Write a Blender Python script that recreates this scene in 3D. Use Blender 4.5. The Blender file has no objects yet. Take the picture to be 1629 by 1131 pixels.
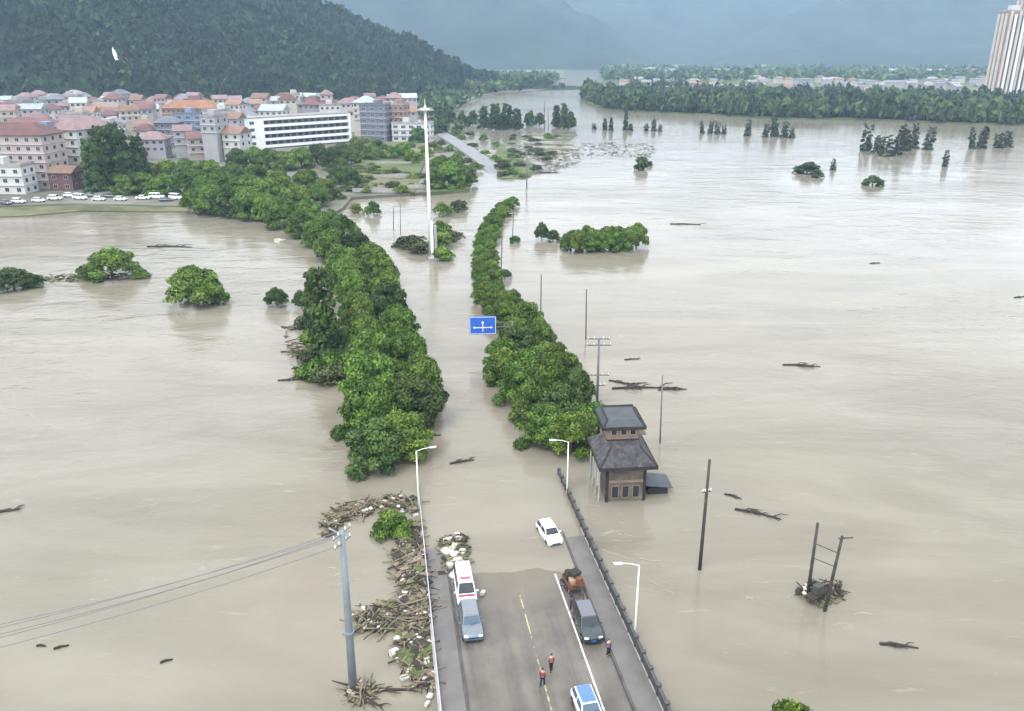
import bpy, bmesh, math, random
import numpy as np
from mathutils import Vector, Matrix

R = math.radians
rnd = random.Random(7)
C = bpy.context.scene.collection
SC = bpy.context.scene

# ------------------------------------------------------------------ camera, sky, sun, exposure
CAM_H, CAM_PITCH, CAM_F = 49.0, R(20.5), 1300.0 / 1629.0
cd = bpy.data.cameras.new('camera')
cd.sensor_width = 36.0
cd.lens = 36.0 * CAM_F
cd.clip_start, cd.clip_end = 1.0, 20000.0
cam = bpy.data.objects.new('camera', cd)
cam.location = (0, 0, CAM_H)
cam.rotation_euler = (R(90) - CAM_PITCH, 0, 0)
C.objects.link(cam)
SC.camera = cam

SUN_EL, SUN_AZ = R(58), R(-150)          # behind the camera, a little to the left
world = bpy.data.worlds.new('World')
SC.world = world
world.use_nodes = True
wn, wl = world.node_tree.nodes, world.node_tree.links
bg = wn['Background']
sky = wn.new('ShaderNodeTexSky')
sky.sky_type = 'NISHITA'
sky.sun_disc = False
sky.sun_elevation = SUN_EL
sky.sun_rotation = SUN_AZ
sky.dust_density = 4.0
sky.altitude = 50
hs = wn.new('ShaderNodeHueSaturation')
hs.inputs['Saturation'].default_value = 0.12
wl.new(sky.outputs[0], hs.inputs['Color'])
ovm = wn.new('ShaderNodeMix'); ovm.data_type = 'RGBA'          # the even grey-white of an overcast deck over the clear sky
ovm.inputs[0].default_value = 0.72
ovm.inputs[7].default_value = (9.4, 9.75, 10.3, 1)
wl.new(hs.outputs[0], ovm.inputs[6])
wl.new(ovm.outputs[2], bg.inputs['Color'])
bg.inputs['Strength'].default_value = 0.12

sd = bpy.data.lights.new('sun', 'SUN')
sd.energy = 0.9
sd.angle = R(25)
sd.color = (1.0, 0.96, 0.9)
sun = bpy.data.objects.new('sun', sd)
sun.rotation_euler = (R(90) - SUN_EL, 0, math.pi - SUN_AZ)
C.objects.link(sun)

vs = SC.view_settings
vs.view_transform = 'Standard'
vs.look = 'None'
vs.gamma = 1.0
vs.use_curve_mapping = False
vs.exposure = 1.5
SC.cycles.max_bounces = 4
SC.cycles.transparent_max_bounces = 6
SC.cycles.volume_bounces = 0
SC.cycles.use_denoising = True

# ------------------------------------------------------------------ survey helper: a point of the ground from a sight line
CS, SN = math.cos(CAM_PITCH), math.sin(CAM_PITCH)
def G(x, y, z=0.0):
    a, b = (x - 814.5) / 1300.0, (y - 565.5) / 1300.0
    fy, fz = CS - b * SN, -SN - b * CS
    t = (z - CAM_H) / fz
    return Vector((a * t, fy * t, z))
def ray(x, y, D, ):
    """point at ground distance D along the sight line (for tall things)"""
    a, b = (x - 814.5) / 1300.0, (y - 565.5) / 1300.0
    fy, fz = CS - b * SN, -SN - b * CS
    t = D / fy
    return Vector((a * t, D, CAM_H + fz * t))
def XatD(x, D, z=0.0):
    return (x - 814.5) / 1300.0 * (D * CS + (CAM_H - z) * SN)

# ------------------------------------------------------------------ materials
M = {}
def mat(name, col, rough=0.7, var=0.25, scale=1.0, bump=0.0, metal=0.0, spec=0.22, col2=None, detail=4.0, rand=0.0):
    m = bpy.data.materials.new(name)
    m.use_nodes = True
    n, l = m.node_tree.nodes, m.node_tree.links
    b = n['Principled BSDF']
    b.inputs['Roughness'].default_value = rough
    b.inputs['Metallic'].default_value = metal
    b.inputs['Specular IOR Level'].default_value = spec
    c1 = tuple(c * (1 - var) for c in col) + (1,)
    c2 = (tuple(min(1, c * (1 + var)) for c in col) if col2 is None else col2) + (1,)
    tc = n.new('ShaderNodeTexCoord')
    no = n.new('ShaderNodeTexNoise')
    no.inputs['Scale'].default_value = scale
    no.inputs['Detail'].default_value = detail
    no.inputs['Roughness'].default_value = 0.65
    l.new(tc.outputs['Object'], no.inputs['Vector'])
    rp = n.new('ShaderNodeValToRGB')
    rp.color_ramp.elements[0].position = 0.3
    rp.color_ramp.elements[1].position = 0.7
    rp.color_ramp.elements[0].color = c1
    rp.color_ramp.elements[1].color = c2
    l.new(no.outputs['Fac'], rp.inputs[0])
    out = rp.outputs[0]
    if rand > 0:
        oi = n.new('ShaderNodeObjectInfo')
        h = n.new('ShaderNodeHueSaturation')
        mr = n.new('ShaderNodeMapRange')
        mr.inputs['To Min'].default_value = 1 - rand
        mr.inputs['To Max'].default_value = 1 + rand
        l.new(oi.outputs['Random'], mr.inputs[0])
        l.new(mr.outputs[0], h.inputs['Value'])
        l.new(out, h.inputs['Color'])
        out = h.outputs[0]
    l.new(out, b.inputs['Base Color'])
    if bump > 0:
        bp = n.new('ShaderNodeBump')
        bp.inputs['Strength'].default_value = bump
        bp.inputs['Distance'].default_value = 0.05
        l.new(no.outputs['Fac'], bp.inputs['Height'])
        l.new(bp.outputs[0], b.inputs['Normal'])
    M[name] = m
    return m

def leaf_mat(name, dark, light, trans=0.14, hue=0.014):
    m = bpy.data.materials.new(name)
    m.use_nodes = True
    n, l = m.node_tree.nodes, m.node_tree.links
    b = n['Principled BSDF']
    b.inputs['Roughness'].default_value = 0.55
    b.inputs['Specular IOR Level'].default_value = 0.12
    g = n.new('ShaderNodeNewGeometry')
    oi = n.new('ShaderNodeObjectInfo')
    rp = n.new('ShaderNodeValToRGB')
    rp.color_ramp.elements[0].color = dark + (1,)
    rp.color_ramp.elements[1].color = light + (1,)
    at = n.new('ShaderNodeAttribute'); at.attribute_name = 'tone'
    l.new(at.outputs['Fac'], rp.inputs[0])
    h = n.new('ShaderNodeHueSaturation')
    mv = n.new('ShaderNodeMapRange')
    mv.inputs['To Min'].default_value = 0.78; mv.inputs['To Max'].default_value = 1.25
    l.new(oi.outputs['Random'], mv.inputs[0])
    l.new(mv.outputs[0], h.inputs['Value'])
    mh = n.new('ShaderNodeMapRange')
    mh.inputs['To Min'].default_value = 0.5 - hue; mh.inputs['To Max'].default_value = 0.5 + hue
    wn_ = n.new('ShaderNodeTexWhiteNoise'); wn_.noise_dimensions = '1D'
    l.new(oi.outputs['Random'], wn_.inputs['W'])
    l.new(wn_.outputs['Value'], mh.inputs[0])
    l.new(mh.outputs[0], h.inputs['Hue'])
    l.new(rp.outputs[0], h.inputs['Color'])
    l.new(h.outputs[0], b.inputs['Base Color'])
    tr = n.new('ShaderNodeBsdfTranslucent')
    l.new(h.outputs[0], tr.inputs['Color'])
    mx = n.new('ShaderNodeMixShader')
    mx.inputs[0].default_value = trans
    l.new(b.outputs[0], mx.inputs[1]); l.new(tr.outputs[0], mx.inputs[2])
    l.new(mx.outputs[0], n['Material Output'].inputs['Surface'])
    M[name] = m
    return m

leaf_mat('leaf', (0.025, 0.056, 0.009), (0.158, 0.25, 0.043))
leaf_mat('leaf_dark', (0.017, 0.038, 0.011), (0.085, 0.135, 0.036))
leaf_mat('leaf_yellow', (0.06, 0.085, 0.015), (0.19, 0.23, 0.06))
leaf_mat('leaf_drowned', (0.024, 0.036, 0.023), (0.09, 0.115, 0.065))
leaf_mat('leaf_far', (0.016, 0.036, 0.013), (0.1, 0.16, 0.055))
leaf_mat('leaf_dull', (0.028, 0.04, 0.016), (0.095, 0.115, 0.045))
mat('bark', (0.12, 0.09, 0.065), 0.9, 0.4, 3.0, 0.4)
mat('concrete', (0.273, 0.267, 0.254), 0.8, 0.2, 0.6, 0.2)
mat('concrete_dark', (0.0595, 0.0595, 0.0595), 0.7, 0.3, 0.8, 0.2)
mat('white_paint', (0.663, 0.663, 0.646), 0.5, 0.08, 2.0)
mat('yellow_paint', (0.62, 0.52, 0.2), 0.6, 0.25, 1.5)
mat('steel', (0.42, 0.46, 0.5), 0.45, 0.15, 1.0, 0.0, 0.2)
mat('steel_blue', (0.165, 0.19, 0.21), 0.5, 0.15, 0.8, 0.0, 0.1)
mat('dark_metal', (0.03, 0.03, 0.0325), 0.5, 0.3, 2.0)
mat('pole_wood', (0.05, 0.045, 0.0425), 0.85, 0.4, 2.0)
mat('pole_grey', (0.12, 0.12, 0.13), 0.8, 0.2, 1.0)
mat('wire', (0.14, 0.14, 0.15), 0.6, 0.1, 1.0)
mat('lilac_paint', (0.35, 0.329, 0.406), 0.6, 0.2, 1.0)
mat('tile_grey', (0.058, 0.056, 0.06), 0.75, 0.6, 1.2, 0.5)
mat('tile_dark', (0.0275, 0.025, 0.025), 0.7, 0.4, 1.5, 0.3)
mat('wet_roof', (0.045, 0.052, 0.06), 0.5, 0.3, 0.5)
mat('tan_wall', (0.2, 0.15, 0.115), 0.85, 0.2, 1.0, 0.2)
mat('grey_brick', (0.085, 0.078, 0.066), 0.9, 0.35, 0.7, 0.4, col2=(0.17, 0.135, 0.105))
mat('foam', (0.40, 0.385, 0.34), 0.85, 0.3, 1.2)
mat('cardboard', (0.294, 0.217, 0.14), 0.9, 0.25, 2.0)
mat('driftwood', (0.13, 0.105, 0.08), 0.9, 0.5, 1.5, 0.3, col2=(0.24, 0.192, 0.136))
mat('driftwood_dark', (0.035, 0.03, 0.025), 0.9, 0.4, 1.5, 0.3)
mat('reed', (0.12, 0.108, 0.06), 0.9, 0.5, 1.0, 0.0, col2=(0.18, 0.174, 0.114))
mat('glass_dark', (0.0175, 0.0225, 0.0275), 0.12, 0.2, 0.5, spec=0.5)
mat('glass_blue', (0.05, 0.085, 0.12), 0.1, 0.15, 0.5, spec=0.5)
mat('tyre', (0.01, 0.01, 0.01), 0.85, 0.2, 4.0)
mat('rim', (0.45, 0.46, 0.48), 0.35, 0.1, 4.0, 0.0, 0.6)
mat('lamp_glass', (0.8, 0.82, 0.85), 0.15, 0.05, 2.0)
mat('tail_red', (0.45, 0.02, 0.02), 0.3, 0.1, 2.0)
mat('sign_blue', (0.028, 0.104, 0.416), 0.4, 0.08, 1.0)
mat('soil', (0.15, 0.125, 0.085), 0.95, 0.3, 0.05, 0.3)
mat('street', (0.09, 0.1, 0.06), 0.9, 0.5, 0.03, col2=(0.17, 0.165, 0.14))
mat('road_pale', (0.15, 0.155, 0.16), 0.6, 0.12, 0.15)
mat('grass', (0.049, 0.084, 0.025), 0.95, 0.5, 0.06, 0.3, col2=(0.119, 0.14, 0.056))
mat('field', (0.072, 0.09, 0.036), 0.95, 0.5, 0.05, 0.2, col2=(0.168, 0.162, 0.09))
mat('forest_floor', (0.015, 0.03, 0.013), 1.0, 0.6, 0.03, 0.0, spec=0.1)
mat('mountain_green', (0.022, 0.034, 0.024), 1.0, 0.4, 0.006, 0.0, spec=0.1, detail=8.0)
mat('red_roof', (0.12, 0.066, 0.064), 0.8, 0.25, 0.3, 0.2, rand=0.2)
mat('pink_roof', (0.175, 0.122, 0.125), 0.8, 0.2, 0.3, 0.2, rand=0.15)
mat('brown_roof', (0.18, 0.12, 0.09), 0.8, 0.25, 0.3, 0.2, rand=0.2)
mat('orange_roof', (0.2, 0.105, 0.06), 0.8, 0.25, 0.3, 0.2, rand=0.1)
mat('slate_roof', (0.12, 0.126, 0.15), 0.6, 0.25, 0.3, 0.2, rand=0.2)
mat('pale_roof', (0.26, 0.3, 0.3), 0.6, 0.2, 0.3, 0.1, rand=0.15)
mat('flat_roof', (0.228, 0.216, 0.21), 0.85, 0.3, 0.2, 0.1, rand=0.2)
mat('wall_white', (0.40, 0.40, 0.39), 0.8, 0.08, 0.3, rand=0.08)
mat('wall_cream', (0.36, 0.33, 0.276), 0.8, 0.1, 0.3, rand=0.08)
mat('wall_pink', (0.348, 0.294, 0.276), 0.8, 0.1, 0.3, rand=0.08)
mat('wall_grey', (0.252, 0.252, 0.264), 0.8, 0.12, 0.3, rand=0.1)
mat('wall_lilac', (0.27, 0.25, 0.29), 0.8, 0.12, 0.3, rand=0.1)
mat('tower_cream', (0.45, 0.4, 0.35), 0.8, 0.08, 0.1)
mat('tower_brown', (0.2, 0.15, 0.12), 0.8, 0.1, 0.1)
mat('wall_blue', (0.156, 0.198, 0.27), 0.6, 0.15, 0.3)
mat('wall_slate', (0.12, 0.126, 0.162), 0.7, 0.15, 0.3)
mat('wall_brown', (0.221, 0.143, 0.117), 0.8, 0.15, 0.3)
mat('wall_maroon', (0.112, 0.063, 0.063), 0.8, 0.2, 0.3)
mat('skin', (0.45, 0.28, 0.2), 0.6, 0.1, 3.0)
mat('hair', (0.02, 0.018, 0.016), 0.6, 0.1, 3.0)
mat('cloth_red', (0.2, 0.05, 0.04), 0.85, 0.2, 3.0)
mat('cloth_orange', (0.24, 0.1, 0.085), 0.85, 0.2, 3.0)
mat('cloth_dark', (0.0175, 0.0175, 0.0225), 0.85, 0.3, 3.0)
mat('cloth_purple', (0.13, 0.09, 0.16), 0.85, 0.3, 3.0)
mat('shoe', (0.03, 0.03, 0.03), 0.7, 0.2, 3.0)
mat('rust', (0.13, 0.055, 0.032), 0.8, 0.4, 3.0)
mat('waterfall', (0.75, 0.78, 0.8), 0.5, 0.15, 0.2)
def car_paint(name, col, metal=0.0):
    m = mat(name, col, 0.3, 0.06, 2.0, 0.0, metal, 0.5)
    m.node_tree.nodes['Principled BSDF'].inputs['Coat Weight'].default_value = 0.6
    return m
car_paint('paint_white', (0.74, 0.74, 0.75))
car_paint('paint_silver', (0.12, 0.14, 0.16), 0.3)
car_paint('paint_green', (0.01, 0.0225, 0.0225), 0.1)
car_paint('van_red', (0.28, 0.03, 0.07))
car_paint('paint_blue', (0.035, 0.11, 0.33))
car_paint('paint_pink', (0.68, 0.5, 0.6))
car_paint('paint_grey', (0.07, 0.07, 0.09))

def asphalt():
    m = mat('asphalt', (0.104, 0.096, 0.086), 0.5, 0.28, 0.25, 0.15)
    n, l = m.node_tree.nodes, m.node_tree.links
    b = n['Principled BSDF']
    tc = n.new('ShaderNodeTexCoord')
    mp = n.new('ShaderNodeMapping'); mp.inputs['Scale'].default_value = (0.9, 0.05, 1)
    l.new(tc.outputs['Object'], mp.inputs[0])
    no = n.new('ShaderNodeTexNoise'); no.inputs['Scale'].default_value = 1.0; no.inputs['Detail'].default_value = 5
    l.new(mp.outputs[0], no.inputs['Vector'])
    mr = n.new('ShaderNodeMapRange'); mr.inputs['From Min'].default_value = 0.35; mr.inputs['From Max'].default_value = 0.65
    mr.inputs['To Min'].default_value = 0.22; mr.inputs['To Max'].default_value = 0.6
    l.new(no.outputs['Fac'], mr.inputs[0]); l.new(mr.outputs[0], b.inputs['Roughness'])
    src = b.inputs['Base Color'].links[0].from_socket
    mx = n.new('ShaderNodeMix'); mx.data_type = 'RGBA'; mx.blend_type = 'MULTIPLY'; mx.inputs[0].default_value = 1
    r2 = n.new('ShaderNodeValToRGB'); r2.color_ramp.elements[0].position = .3; r2.color_ramp.elements[1].position = .7
    r2.color_ramp.elements[0].color = (.72, .71, .7, 1); r2.color_ramp.elements[1].color = (1.18, 1.14, 1.08, 1)
    l.new(no.outputs['Fac'], r2.inputs[0])
    l.new(src, mx.inputs[6]); l.new(r2.outputs[0], mx.inputs[7]); sp_ = n.new('ShaderNodeSeparateXYZ'); l.new(tc.outputs['Object'], sp_.inputs[0])
    n2 = n.new('ShaderNodeTexNoise'); n2.inputs['Scale'].default_value = .45; n2.inputs['Detail'].default_value = 6; l.new(tc.outputs['Object'], n2.inputs['Vector'])
    ma = n.new('ShaderNodeMath'); ma.operation = 'MULTIPLY_ADD'; ma.inputs[1].default_value = 9.0; l.new(n2.outputs['Fac'], ma.inputs[0]); l.new(sp_.outputs['Y'], ma.inputs[2])
    m3 = n.new('ShaderNodeMapRange'); m3.inputs[1].default_value = -1.5; m3.inputs[2].default_value = 4.5; m3.inputs[4].default_value = .85; l.new(ma.outputs[0], m3.inputs[0])
    mm = n.new('ShaderNodeMix'); mm.data_type = 'RGBA'; mm.inputs[7].default_value = (.125, .108, .08, 1)
    l.new(m3.outputs[0], mm.inputs[0]); l.new(mx.outputs[2], mm.inputs[6]); l.new(mm.outputs[2], b.inputs['Base Color'])
asphalt()
mat('pavement', (0.112, 0.106, 0.1), 0.6, 0.15, 0.5, 0.15)

def water_mat():
    m = bpy.data.materials.new('muddy_water'); m.use_nodes = True
    n, l = m.node_tree.nodes, m.node_tree.links
    b = n['Principled BSDF']
    b.inputs['IOR'].default_value = 1.22
    tc = n.new('ShaderNodeTexCoord')
    def noise(scale, det, sx=1, sy=1, rot=0.0, dist=0.0, rough=0.55):
        mp = n.new('ShaderNodeMapping'); mp.inputs['Scale'].default_value = (sx, sy, 1); mp.inputs['Rotation'].default_value = (0, 0, rot)
        l.new(tc.outputs['Object'], mp.inputs[0])
        t = n.new('ShaderNodeTexNoise'); t.inputs['Scale'].default_value = scale; t.inputs['Detail'].default_value = det
        t.inputs['Distortion'].default_value = dist; t.inputs['Roughness'].default_value = rough
        l.new(mp.outputs[0], t.inputs['Vector'])
        return t.outputs['Fac']
    def mrange(s, a, b_, c, d):
        r = n.new('ShaderNodeMapRange'); r.inputs[1].default_value = a; r.inputs[2].default_value = b_; r.inputs[3].default_value = c; r.inputs[4].default_value = d
        l.new(s, r.inputs[0]); return r.outputs[0]
    def mth(op, a, b_):
        r = n.new('ShaderNodeMath'); r.operation = op
        for i, v in enumerate((a, b_)):
            if isinstance(v, (int, float)): r.inputs[i].default_value = v
            else: l.new(v, r.inputs[i])
        return r.outputs[0]
    silt = noise(0.02, 6, 1, 0.6, 0.3, 1.2)
    rp = n.new('ShaderNodeValToRGB')
    rp.color_ramp.elements[0].position = .32; rp.color_ramp.elements[1].position = .68
    rp.color_ramp.elements[0].color = (0.158, 0.142, 0.108, 1)
    rp.color_ramp.elements[1].color = (0.18, 0.167, 0.137, 1)
    l.new(silt, rp.inputs[0])
    band = noise(0.05, 5, 0.3, 1.0, 0.2, 1.8)                       # bands of silt drawn out by the current
    foamn = noise(0.35, 7, 0.22, 1.0, 0.25, 2.0, 0.7)                 # broken foam lines
    mb_ = n.new('ShaderNodeMix'); mb_.data_type = 'RGBA'; mb_.blend_type = 'MULTIPLY'; mb_.inputs[0].default_value = 1
    rb_ = n.new('ShaderNodeValToRGB'); rb_.color_ramp.elements[0].position = .35; rb_.color_ramp.elements[1].position = .65
    rb_.color_ramp.elements[0].color = (.84, .83, .81, 1); rb_.color_ramp.elements[1].color = (1.1, 1.1, 1.1, 1)
    l.new(band, rb_.inputs[0]); l.new(rp.outputs[0], mb_.inputs[6]); l.new(rb_.outputs[0], mb_.inputs[7])
    mf_ = n.new('ShaderNodeMix'); mf_.data_type = 'RGBA'; mf_.inputs[7].default_value = (.3, .29, .26, 1)
    l.new(mrange(foamn, .62, .76, 0, .55), mf_.inputs[0]); l.new(mb_.outputs[2], mf_.inputs[6])
    l.new(mf_.outputs[2], b.inputs['Base Color'])
    calm = mrange(noise(0.012, 3, 1, 1, 0.7, 0.8), 0.38, 0.62, 0.0, 1.0)      # smooth pools and rippled streams
    b.inputs['Roughness'].default_value = 0.12
    w1 = noise(0.16, 3, 0.55, 1.0, -0.25, 0.8)
    w2 = noise(0.9, 3, 0.45, 1.0, 0.2, 0.6)
    w3 = noise(3.0, 2, 0.6, 1.0, 0.0, 0.0)
    hgt = mth('ADD', mth('ADD', mth('MULTIPLY', w1, 0.8), mth('MULTIPLY', w2, 0.2)), mth('MULTIPLY', w3, 0.05))
    hgt = mth('MULTIPLY', hgt, mrange(calm, 0, 1, 0.3, 1.0))
    bp = n.new('ShaderNodeBump'); bp.inputs['Strength'].default_value = 0.75; bp.inputs['Distance'].default_value = 0.55
    l.new(hgt, bp.inputs['Height']); l.new(bp.outputs[0], b.inputs['Normal'])
    M['water'] = m
water_mat()

# ------------------------------------------------------------------ mesh helpers
class MB:
    """collects shapes for ONE mesh"""
    def __init__(s): s.v, s.f, s.mi = [], [], []
    def add(s, vs_, fs, mi=0):
        o = len(s.v); s.v += [tuple(p) for p in vs_]
        s.f += [tuple(i + o for i in q) for q in fs]; s.mi += [mi] * len(fs); return s
    def box(s, x0, x1, y0, y1, z0, z1, mi=0):
        vs_ = [(x0, y0, z0), (x1, y0, z0), (x1, y1, z0), (x0, y1, z0), (x0, y0, z1), (x1, y0, z1), (x1, y1, z1), (x0, y1, z1)]
        return s.add(vs_, [(0, 3, 2, 1), (4, 5, 6, 7), (0, 1, 5, 4), (1, 2, 6, 5), (2, 3, 7, 6), (3, 0, 4, 7)], mi)
    def obox(s, c, size, rz=0.0, tilt=0.0, mi=0):
        m = Matrix.Translation(c) @ Matrix.Rotation(rz, 4, 'Z') @ Matrix.Rotation(tilt, 4, 'Y')
        x, y, z = (k / 2 for k in size)
        vs_ = [m @ Vector(p) for p in ((-x, -y, -z), (x, -y, -z), (x, y, -z), (-x, y, -z), (-x, -y, z), (x, -y, z), (x, y, z), (-x, y, z))]
        return s.add(vs_, [(0, 3, 2, 1), (4, 5, 6, 7), (0, 1, 5, 4), (1, 2, 6, 5), (2, 3, 7, 6), (3, 0, 4, 7)], mi)
    def tube(s, pts, radii, n=8, mi=0, caps=True):
        pts = [Vector(p) for p in pts]
        if isinstance(radii, (int, float)): radii = [radii] * len(pts)
        o = len(s.v); k = len(pts)
        for i, p in enumerate(pts):
            d = (pts[min(i + 1, k - 1)] - pts[max(i - 1, 0)]).normalized()
            a = d.orthogonal().normalized() if abs(d.z) < 0.99 else Vector((1, 0, 0)); a = (a - d * a.dot(d)).normalized(); b = d.cross(a)
            for j in range(n):
                t = 2 * math.pi * j / n
                s.v.append(tuple(p + (a * math.cos(t) + b * math.sin(t)) * radii[i]))
        for i in range(k - 1):
            for j in range(n):
                q = (j + 1) % n
                s.f.append((o + i * n + j, o + i * n + q, o + (i + 1) * n + q, o + (i + 1) * n + j)); s.mi.append(mi)
        if caps:
            s.f.append(tuple(o + j for j in range(n))[::-1]); s.mi.append(mi)
            s.f.append(tuple(o + (k - 1) * n + j for j in range(n))); s.mi.append(mi)
        return s
    def mesh(s, name, mats, smooth=False):
        me = bpy.data.meshes.new(name)
        me.from_pydata(s.v, [], s.f)
        for m in (mats if isinstance(mats, (list, tuple)) else [mats]): me.materials.append(M[m])
        me.polygons.foreach_set('material_index', s.mi)
        if smooth: me.polygons.foreach_set('use_smooth', [True] * len(s.f))
        me.update()
        return me
    def build(s, name, mats, parent=None, smooth=False, bevel=0.0):
        o = link(name, s.mesh(name, mats, smooth), parent)
        if bevel:
            bv = o.modifiers.new('bevel', 'BEVEL'); bv.width = bevel; bv.segments = 2; bv.limit_method = 'ANGLE'
        return o

def link(name, data, parent=None):
    o = bpy.data.objects.new(name, data); C.objects.link(o)
    if parent is not None: o.parent = parent
    return o
def tag(o, label=None, cat=None, group=None, kind=None):
    if label: o['label'] = label
    if cat: o['category'] = cat
    if group: o['group'] = group
    if kind: o['kind'] = kind
    return o
def empty(name, loc, rz, label, cat, group=None):
    o = link(name, None); o.location = loc; o.rotation_euler = (0, 0, rz); o.empty_display_size = 0.5
    return tag(o, label, cat, group)
def copy_tree(o, parent=None):
    c = o.copy(); C.objects.link(c); c.parent = parent
    for ch in list(o.children): copy_tree(ch, c)
    return c
ONES = ['', 'first', 'second', 'third', 'fourth', 'fifth', 'sixth', 'seventh', 'eighth', 'ninth', 'tenth', 'eleventh', 'twelfth', 'thirteenth', 'fourteenth', 'fifteenth', 'sixteenth', 'seventeenth', 'eighteenth', 'nineteenth']
TENS = ['', '', 'twent', 'thirt', 'fort', 'fift', 'sixt', 'sevent', 'eight', 'ninet']
def ordinal(k):
    if k < 20: return ONES[k]
    return TENS[k // 10] + ('ieth' if k % 10 == 0 else 'y-' + ONES[k % 10])
def poly_sheet(name, pts, z, matname, skirt=3.0):
    """flat piece of land with a sloping bank that runs under the water"""
    me = MB(); n = len(pts)
    cx = sum(p[0] for p in pts) / n; cy = sum(p[1] for p in pts) / n
    top = [(p[0], p[1], z) for p in pts]
    low = [(p[0] + (p[0] - cx) * 0.0 + 0, p[1], z - skirt) for p in pts]
    me.add(top, [tuple(range(n))])
    me.add(top + low, [(i, i + n, (i + 1) % n + n, (i + 1) % n) for i in range(n)])
    m = me.mesh(name, matname)
    bm = bmesh.new(); bm.from_mesh(m); bmesh.ops.triangulate(bm, faces=[f for f in bm.faces if len(f.verts) > 4]); bmesh.ops.recalc_face_normals(bm, faces=bm.faces); bm.to_mesh(m); bm.free()
    o = link(name, m)
    return tag(o, kind='structure')

# ------------------------------------------------------------------ setting: water, land, hills
wm = MB(); S = 9000.0
wm.add([(-S, -400, 0), (S, -400, 0), (S, 5200, 0), (-S, 5200, 0)], [(0, 1, 2, 3)])
tag(wm.build('water', 'water'), 'brown flood water covering the valley', kind='structure')

town_px = [(-260, 330), (0, 332), (120, 328), (290, 332), (380, 336), (455, 350), (500, 362), (545, 335), (560, 318), (745, 305), (760, 262), (700, 225), (692, 205), (705, 188), (735, 166), (765, 153)]
town = [tuple(G(x, y)[:2]) for x, y in town_px] + [(60, 1150), (-30, 1400), (-2600, 1500), (-1600, 330)]
poly_sheet('town_ground', town, 1.0, 'street')

RIDGE = [(30, 1190, 4), (-40, 1180, 10), (-130, 1150, 38), (-215, 1130, 78), (-290, 1115, 118), (-380, 1090, 150), (-520, 1040, 190), (-760, 960, 225), (-1100, 900, 240), (-1700, 900, 240)]
from mathutils import noise as mnoise
def hill_h(X, Y):
    best = -50.0
    for i in range(len(RIDGE) - 1):
        a, b = RIDGE[i], RIDGE[i + 1]
        dx, dy = b[0] - a[0], b[1] - a[1]
        t = max(0, min(1, ((X - a[0]) * dx + (Y - a[1]) * dy) / (dx * dx + dy * dy)))
        qx, qy, qz = a[0] + dx * t, a[1] + dy * t, a[2] + (b[2] - a[2]) * t
        d = math.hypot(X - qx, Y - qy)
        w = 60 + qz * 1.75
        h = qz * (1 - (d / w)) if d < w * 1.3 else -50
        best = max(best, h)
    if best < -20: return best
    nz = mnoise.fractal(Vector((X / 130.0, Y / 130.0, 3.1)), 0.9, 2.1, 5)
    k = max(0, min(1, best / 40.0))
    return best + nz * 16 * k + 1.0
hb = MB(); NX, NY = 150, 75
X0, X1, Y0, Y1 = -1700, 140, 520, 1330
vs_ = []
for j in range(NY + 1):
    for i in range(NX + 1):
        X = X0 + (X1 - X0) * i / NX; Y = Y0 + (Y1 - Y0) * j / NY
        vs_.append((X, Y, max(hill_h(X, Y), -2.0)))
hb.add(vs_, [(j * (NX + 1) + i, j * (NX + 1) + i + 1, (j + 1) * (NX + 1) + i + 1, (j + 1) * (NX + 1) + i) for j in range(NY) for i in range(NX)])
tag(hb.build('hill', 'forest_floor', smooth=True), 'wooded hill above the town', kind='structure')

def mountain(name, pts, width, seed, label):
    """a long ridge given by crest points (X, Y, Z), sloping down on both sides"""
    mb = MB(); cols = 120; rows = 28
    P = [Vector(p) for p in pts]; L = len(P) - 1
    vv = []
    for j in range(rows + 1):
        t = j / rows * 2 - 1
        for i in range(cols + 1):
            s = i / cols * L; k = min(int(s), L - 1); q = P[k].lerp(P[k + 1], s - k)
            dirv = (P[min(k + 1, L)] - P[k]); dirv.z = 0; dirv.normalize(); nrm = Vector((dirv.y, -dirv.x, 0))
            p = q + Vector((0, -1, 0)) * t * width
            prof = (1 - abs(t)) ** 1.1
            nz = mnoise.fractal(Vector((p.x / 420.0 + seed, p.y / 420.0, seed)), 0.9, 2.1, 6)
            vv.append((p.x, p.y, q.z * prof + nz * 70 * min(1, prof * 3) * min(1, q.z / 220) - 6 * (prof < 0.02)))
    mb.add(vv, [(j * (cols + 1) + i, j * (cols + 1) + i + 1, (j + 1) * (cols + 1) + i + 1, (j + 1) * (cols + 1) + i) for j in range(rows) for i in range(cols)])
    o = mb.build(name, 'mountain_green', smooth=True)
    return tag(o, label, kind='structure')
mountain('mountain', [(-3900, 2950, 370), (-2100, 2950, 370), (-1050, 2900, 360), (-350, 2850, 340), (80, 2870, 290), (280, 2900, 165), (480, 2950, 2)], 600, 1.3, 'hazy blue mountain beyond the river bend')
mountain('mountain', [(-900, 3900, 400), (0, 3850, 390), (800, 3800, 380), (1700, 3800, 390), (3200, 3800, 400), (5000, 3800, 400)], 760, 5.1, 'palest mountain closing the valley')
mountain('mountain', [(600, 3180, 2), (950, 3100, 170), (1350, 3050, 300), (1900, 3000, 360), (2700, 2950, 370), (4300, 2850, 370)], 600, 8.7, 'slate blue mountain behind the tower blocks')

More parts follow.
